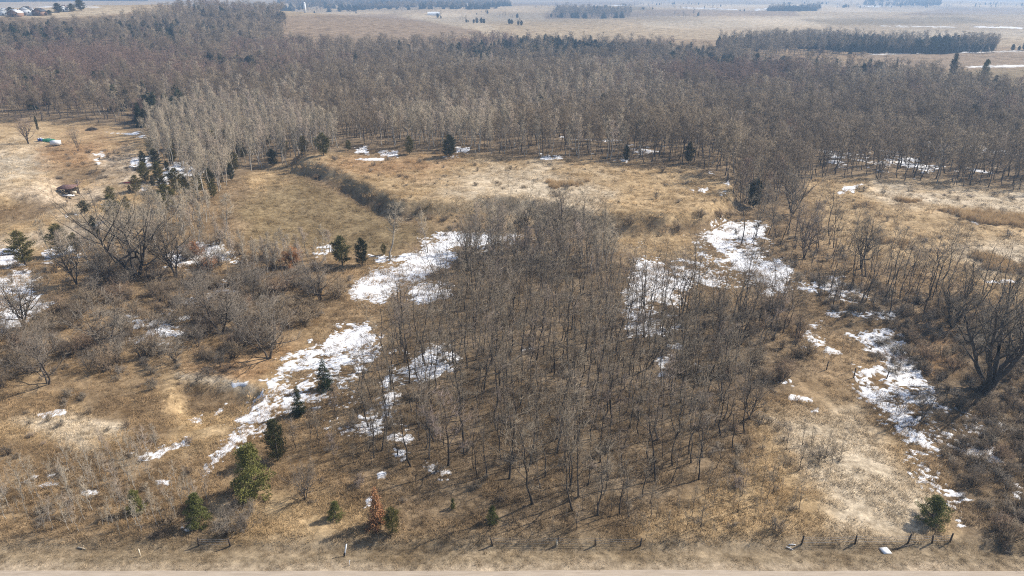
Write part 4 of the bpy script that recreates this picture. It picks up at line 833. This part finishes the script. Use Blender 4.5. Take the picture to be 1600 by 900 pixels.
def gable(b, w, d, z0, h, over=.4, th=.25):
    for s in (-1, 1):
        v = np.array([[s * (w / 2 + over), -d / 2 - over, z0 - over * h / (w / 2)], [s * (w / 2 + over), d / 2 + over, z0 - over * h / (w / 2)], [0, d / 2 + over, z0 + h], [0, -d / 2 - over, z0 + h]])
        u = v + [0, 0, th]; f = [[0, 1, 2], [0, 2, 3], [4, 6, 5], [4, 7, 6], [0, 4, 5], [0, 5, 1], [1, 5, 6], [1, 6, 2], [2, 6, 7], [2, 7, 3], [3, 7, 4], [3, 4, 0]]
        b.add(np.concatenate([v, u]), f)
# roadside fence at the right and its posts
def fence(pixels, label, hh, wires=True):
    pts = [at(*q) for q in pixels]; e = thing('wire_fence', label, 'fence', pts[0]); o0 = pts[0]
    for i, p in enumerate(pts):
        q = np.array(p - o0); h = hh[i % len(hh)]; ln = np.array([(.12, -.05, .2, -.25)[i % 4], (.05, -.06)[i % 2], h])
        tube_part('post', 'darkwood', e, np.stack([q + [0, 0, -.4], q + ln * .5, q + ln]), [.10, .095, .085], 7)
    if wires:
        for z in (.35, .75, 1.05):
            b = MB()
            for a, c in zip(pts[:-1], pts[1:]):
                A, C_ = np.array(a - o0) + [0, 0, z], np.array(c - o0) + [0, 0, z]; t = np.linspace(0, 1, 6)[:, None]
                b.tube(A + (C_ - A) * t - np.array([0, 0, .12]) * 4 * t * (1 - t), [.02] * 6, 3)
            obj('wire', b.mesh('wire', M['wire']), e)
fence([(1252, 851), (1336, 849), (1418, 849), (1457, 848), (1484, 847)], 'roadside wire fence on dark leaning posts at lower right', (1.3, 1.25, 1.4, 1.2))
fence([(1000, 853), (930, 852), (870, 852), (770, 852)], 'roadside wire fence below the middle wood', (1.1, 1.0, 1.2))
fence([(1291, 578), (1334, 590), (1385, 592)], 'old dark fence posts standing beside the right snow', (1.6, 1.9, 1.5), False)
fence([(310, 853), (360, 853)], 'pair of short dark posts below the grey thicket', (1.2, 1.2))
def stick(name, label, cat, pa, tip, r0, mat, dark=None):
    p = at(*pa); e = thing(name, label, cat, p); q = np.array(tip)
    tube_part('shaft', mat, e, np.stack([[0, 0, -.2], q * .5, q]), [r0, r0, r0 * .9], 8)
    if dark: tube_part('base_sleeve', dark, e, np.stack([[-.02, -.02, -.2], q * .16 - .02, q * .33 - .02]), [r0 * 1.25] * 3, 8)
    return e
stick('marker_post', 'leaning white marker post with a black base at the roadside', 'post', (538, 869), (.34, .25, 1.55), .085, 'white', 'black')
stick('stake', 'short thin white stake on the road verge', 'stake', (545, 884), (.16, .1, .75), .035, 'white')
stick('broken_post', 'leaning pale broken post at lower left roadside', 'post', (220, 870), (-.15, .2, 1.0), .07, 'palewood')
stick('broken_post', 'short pale broken post below the middle wood', 'post', (870, 854), (.02, .15, .9), .10, 'palewood')
def log(label, a, b_, r0, mat, lift=.08):
    A, B = at(*a), at(*b_); e = thing('log', label, 'log', A); q = np.array(B - A); m_ = q * .5 + [0, .03, .05]
    tube_part('trunk', mat, e, np.stack([[0, 0, lift], m_ + [0, 0, lift], q + [0, 0, lift]]), [r0, r0 * .85, r0 * .6], 8)
    tube_part('branch_stub', mat, e, np.stack([m_ + [0, 0, lift], m_ + [r0 * 2.5, r0, r0 * 4.5]]), [r0 * .45, r0 * .2], 6)
log('bleached log lying in grass at lower left', (122, 856), (135, 859), .09, 'palewood'); log('bleached white stick, the upper one, by the roadside fence', (1232, 852), (1243, 852), .06, 'white'); log('bleached white stick, the lower one, by the roadside fence', (1228, 855), (1239, 860), .06, 'white')
log('fallen dark trunk lying inside the middle wood', (780, 585), (826, 548), .16, 'bark', .5); log('fallen dark trunk in the grass by the lower right thicket', (1395, 860), (1430, 850), .06, 'bark')
# white lid lying on the verge
p = at(1383, 862); e = thing('utility_cover', 'flat white square cover lying on the roadside verge', 'cover', p, .12); part('lid', 'white', e, ((0, 0, .16), (.95, .95, .1))); part('rim', 'wood', e, ((0, 0, .02), (1.1, 1.1, .18)))
# open shelter
p = at(108, 305); e = thing('open_shelter', 'small open sided shelter with a rusty brown roof on the left slope', 'shelter', p, -.12)
b = MB(); v = np.array([[-2.9, -1.5, 2.25], [2.6, -1.5, 2.45], [2.9, 1.7, 3.0], [-2.6, 1.7, 2.8]]); b.add(np.concatenate([v, v + [0, 0, .14]]), [[0, 2, 1], [0, 3, 2], [4, 5, 6], [4, 6, 7], [0, 1, 5], [0, 5, 4], [1, 2, 6], [1, 6, 5], [2, 3, 7], [2, 7, 6], [3, 0, 4], [3, 4, 7]])
rf = obj('roof', b.mesh('roof', M['rust']), e)
for i in range(5): part('rib', 'rust', rf, ((-2.2 + i * 1.1, .1, 2.82 + .035 * i), (.07, 3.1, .06)))
for x, y, h in ((-2.4, -1.3, 2.3), (2.3, -1.3, 2.4), (2.6, 1.5, 2.9), (-2.3, 1.5, 2.75)): part('post', 'darkwood', e, ((x, y, h / 2 - .1), (.14, .14, h + .2)))
part('back_wall', 'wood', e, ((.1, 1.58, 1.2), (4.7, .08, 2.2))); part('floor', 'white', e, ((0.3, -1.3, .32), (4.6, 1.1, .28))); part('counter', 'palewood', e, ((1.2, .6, .75), (1.8, .7, .9)))
# junk pile by the straw field
p = at(74, 221); e = thing('tarped_heap', 'green tarpaulin covered heap in the junk behind the white trailer', 'tarpaulin', p, -.1)
x_, y_ = np.meshgrid(np.linspace(-4, 4, 18), np.linspace(-1.6, 1.6, 9)); z_ = 1.3 * np.clip(1 - (x_ / 4.1) ** 4, 0, 1) * np.clip(1 - (y_ / 1.65) ** 4, 0, 1) * (.75 + .6 * (fbm(x_, y_, 1.6, 9, 2) + .3)) - .05
obj('cover', grid_mesh('tarp', x_, y_, z_, M['greentarp']), e); part('weight_board', 'white', e, ((-1.8, -.4, 1.2), (1.4, .25, .12), .5), ((1.4, .2, 1.25), (1.2, .2, .1), -.3))
p = at(61, 221); e = thing('drum_stack', 'blue barrels at the left end of the junk pile', 'barrels', p)
for x, y in ((0, 0), (.9, .2), (.3, .9)):
    d_ = tube_part('barrel', 'blue', e, np.array([[x, y, 0], [x, y, .5], [x, y, 1.2]]), [.38, .42, .38], 12); tube_part('lid', 'white', d_, np.array([[x, y, 1.2], [x, y, 1.28]]), [.36, .36], 12)
p = at(88, 228); e = thing('box_trailer', 'white box trailer standing before the green junk pile', 'trailer', p, .1); part('box', 'white', e, ((0, 0, 1.35), (3.4, 1.9, 1.7)))
part('side_panel', 'silver', e, ((-1.75, 0, 1.35), (.06, 1.7, 1.5))); part('chassis', 'black', e, ((0, 0, .42), (3.2, 1.5, .16))); part('drawbar', 'black', e, ((2.3, 0, .42), (1.3, .12, .1)))
for s in (-1, 1): w_ = tube_part('wheel', 'tyre', e, np.array([[0, s * .9, .35], [0, s * 1.1, .35]]), [.35, .35], 14); tube_part('rim', 'silver', w_, np.array([[0, s * 1.06, .35], [0, s * 1.12, .35]]), [.18, .18], 10)
p = at(79, 222); e = thing('panel_stack', 'teal panels leaning between green heap and white trailer', 'panels', p, .05); part('panel', 'teal', e, ((0, 0, .5), (2.4, .12, 1.1))); part('panel', 'teal', e, ((.5, -.25, .4), (2.2, .1, .9)))
p = at(143, 203); e = thing('brush_pile', 'dark brown brush pile on the track by the woodland', 'brush pile', p); b = MB(); q = rg(77); n = 500; a = q.uniform(0, 6.28, n); rr_ = 2.2 * np.sqrt(q.uniform(0, 1, n)); P0 = np.stack([np.cos(a) * rr_, np.sin(a) * rr_, (1 - (rr_ / 2.3) ** 2) * q.uniform(0, 1.2, n)], 1); d = q.normal(0, 1, (n, 3)); d[:, 2] *= .35; b.cones(P0, P0 + unit(d) * 1.4, .05)
obj('branches', b.mesh('branches', M['darkwood']), e)
# red boat shells by the track
for j, (px, py, rz, lab) in enumerate([(203, 286, .25, 'red upturned canoe on the slope, the nearer of two'), (211, 284, .4, 'red upturned canoe on the slope, the farther of two')]):
    p = at(px, py); e = thing('canoe', lab, 'canoe', p, rz); u_, v_ = np.meshgrid(np.linspace(-1, 1, 15), np.linspace(0, math.pi, 9)); wd_ = .48 * (1 - u_ ** 2) ** .6
    obj('hull', grid_mesh('hull', u_ * 2.4, np.cos(v_) * wd_, np.sin(v_) * .42 * (.55 + .45 * (1 - u_ ** 2)) , M['red']), e); part('keel', 'rust', e, ((0, 0, .43), (3.4, .05, .05)))
# parked car at the left edge
p = at(16, 397); e = thing('parked_car', 'silver car parked at the left edge beside the tall olive cedar', 'car', p, .25)
prof = np.array([[-2.1, .35], [-2.15, .75], [-1.9, .92], [-1.5, .98], [-.95, 1.42], [.55, 1.45], [1.15, 1.0], [1.95, .86], [2.15, .62], [2.1, .35]]); n = len(prof)
b = MB(); wd_ = np.where(prof[:, 1] > 1.2, .66, .86)[:, None]; Lf = np.concatenate([prof[:, :1], -wd_, prof[:, 1:]], 1); Rt = np.concatenate([prof[:, :1], wd_, prof[:, 1:]], 1)
f = [[i, (i + 1) % n, n + (i + 1) % n] for i in range(n)] + [[i, n + (i + 1) % n, n + i] for i in range(n)] + [[0, i + 1, i] for i in range(1, n - 1)] + [[n, n + i, n + i + 1] for i in range(1, n - 1)]
b.add(np.concatenate([Lf, Rt]), f); obj('body', b.mesh('body', M['silver']), e)
for s in (-1, 1):
    part('side_window', 'glass', e, ((-.2, s * .775, 1.2), (1.5, .05, .3)))
    for x in (-1.3, 1.35): w_ = tube_part('wheel', 'tyre', e, np.array([[x, s * .72, .32], [x, s * .9, .32]]), [.32, .32], 14); tube_part('rim', 'silver', w_, np.array([[x, s * .88, .32], [x, s * .92, .32]]), [.18, .18], 10)
    part('headlight', 'white', e, ((2.09, s * .6, .68), (.08, .3, .12)))
b = MB(); b.add([[.58, -.6, 1.47], [.58, .6, 1.47], [1.16, .74, 1.05], [1.16, -.74, 1.05], [.62, -.6, 1.49], [.62, .6, 1.49], [1.2, .74, 1.07], [1.2, -.74, 1.07]], [[4, 6, 5], [4, 7, 6], [0, 1, 2], [0, 2, 3], [0, 4, 5], [0, 5, 1], [2, 6, 7], [2, 7, 3], [1, 5, 6], [1, 6, 2], [0, 3, 7], [0, 7, 4]]); obj('windscreen', b.mesh('windscreen', M['glass']), e)
# far houses on the hill
def house(px, py, w, d, h, rz, wall, roof, label, name='house'):
    p = at(px, py); e = thing(name, label, 'house' if name == 'house' else 'barn', p, rz); part('wall', wall, e, ((0, 0, h / 2 - .5), (w, d, h + 1)))
    b = MB(); gable_h = w * .26; gable(b, w, d, h, gable_h); rf = obj('roof', b.mesh('roof', M[roof]), e)
    g = MB(); 
    for s in (-1, 1): g.add([[-w / 2, s * d / 2, h], [w / 2, s * d / 2, h], [0, s * d / 2, h + gable_h], [-w / 2, s * (d / 2 - .2), h], [w / 2, s * (d / 2 - .2), h], [0, s * (d / 2 - .2), h + gable_h]], [[0, 1, 2], [3, 5, 4], [0, 3, 4], [0, 4, 1], [1, 4, 5], [1, 5, 2], [2, 5, 3], [2, 3, 0]])
    obj('gable_end', g.mesh('gable_end', M[wall]), e); part('chimney', 'brick', rf, ((w * .2, d * .2, h + gable_h * .75), (.8, .8, 2.2)))
    part('door', 'darkwood', e, ((0, -d / 2 - .03, 1.05), (1.1, .1, 2.1)))
    for x in (-.3, .3): wi = part('window', 'white', e, ((w * x, -d / 2 - .03, h * .55), (1.9, .1, 1.5))); part('pane', 'glass', wi, ((w * x, -d / 2 - .09, h * .55), (1.6, .06, 1.2)))
house(8, 24, 11, 9, 4.5, .2, 'white', 'white', 'white house at the left end of the hilltop row'); house(25, 25.5, 13, 9, 4, -.1, 'brick', 'white', 'brown house with pale roof beside the white one on the hilltop')
house(43, 23, 14, 10, 5, .15, 'white', 'darkroof', 'white house with dark roof in the middle of the hilltop row'); house(52, 22.5, 7, 8, 4.5, .3, 'white', 'white', 'small white garage right of the dark roofed hilltop house'); house(63, 24, 11, 9, 4.5, -.15, 'brick', 'darkroof', 'brown house with dark roof at the right end of the hilltop row')
house(100, 17.5, 10, 8, 4, .4, 'white', 'rust', 'small white and red farmhouse farther along the hilltop')
p = at(678, 24); e = thing('barn', 'white domed barn on the pale far field', 'barn', p, .05); b = MB(); a = np.linspace(0, math.pi, 13); u_, v_ = np.meshgrid(np.linspace(-13, 13, 5), a); obj('arched_roof', grid_mesh('arched_roof', u_, np.cos(v_) * 8, np.sin(v_) * 7, M['white']), e)
for s in (-1, 1): c_ = MB(); c_.add(np.concatenate([[[s * 12.9, 0, 0]], np.stack([np.full(13, s * 12.9), np.cos(a) * 7.95, np.sin(a) * 6.95], 1)]), [[0, i, i + 1] for i in range(1, 13)]); obj('end_wall', c_.mesh('end_wall', M['white']), e)
part('door', 'darkwood', e, ((-13.05, 0, 2), (.1, 4, 4)))
p = at(477, 20); e = thing('silo', 'pale slender silo rising above the hilltop trees', 'silo', p); tube_part('shaft', 'white', e, np.array([[0, 0, -2.], [0, 0, 7], [0, 0, 14]]), [1.7, 1.7, 1.7], 14); tube_part('dome', 'white', e, np.array([[0, 0, 14], [0, 0, 15], [0, 0, 15.6]]), [1.8, 1.3, .3], 14)
for i, (px, py, h) in enumerate([(18, 24, 9), (92, 20, 11), (113, 18, 9), (127, 16.5, 13), (78, 24, 6)]):
    p = at(px, py); plant('darkcedar', i, p, h, 'cedar_tree', ['dark evergreen behind the hilltop houses at far left', 'dark evergreen left of the red farmhouse', 'dark evergreen right of the red farmhouse', 'largest dark evergreen on the hilltop ridge', 'low evergreen right of the hilltop house row'][i], 'conifer', wide=2.2)

# ------------------------------------------------------------------ hazy air
HAZE = True
if HAZE:
    b = MB(); b.box((0, 4500, 57), (26000, 10600, 126)); hm = bpy.data.materials.new('haze_air'); hm.use_nodes = True; nt = hm.node_tree; nt.nodes.clear()
    pv = nt.nodes.new('ShaderNodeVolumePrincipled'); pv.inputs['Color'].default_value = (.46, .68, .98, 1); pv.inputs['Density'].default_value = .00026; pv.inputs['Anisotropy'].default_value = .2
    ou = nt.nodes.new('ShaderNodeOutputMaterial'); nt.links.new(pv.outputs[0], ou.inputs['Volume'])
    tag(obj('haze', b.mesh('haze', hm)), 'thin blue haze over the far land', 'haze', kind='stuff')
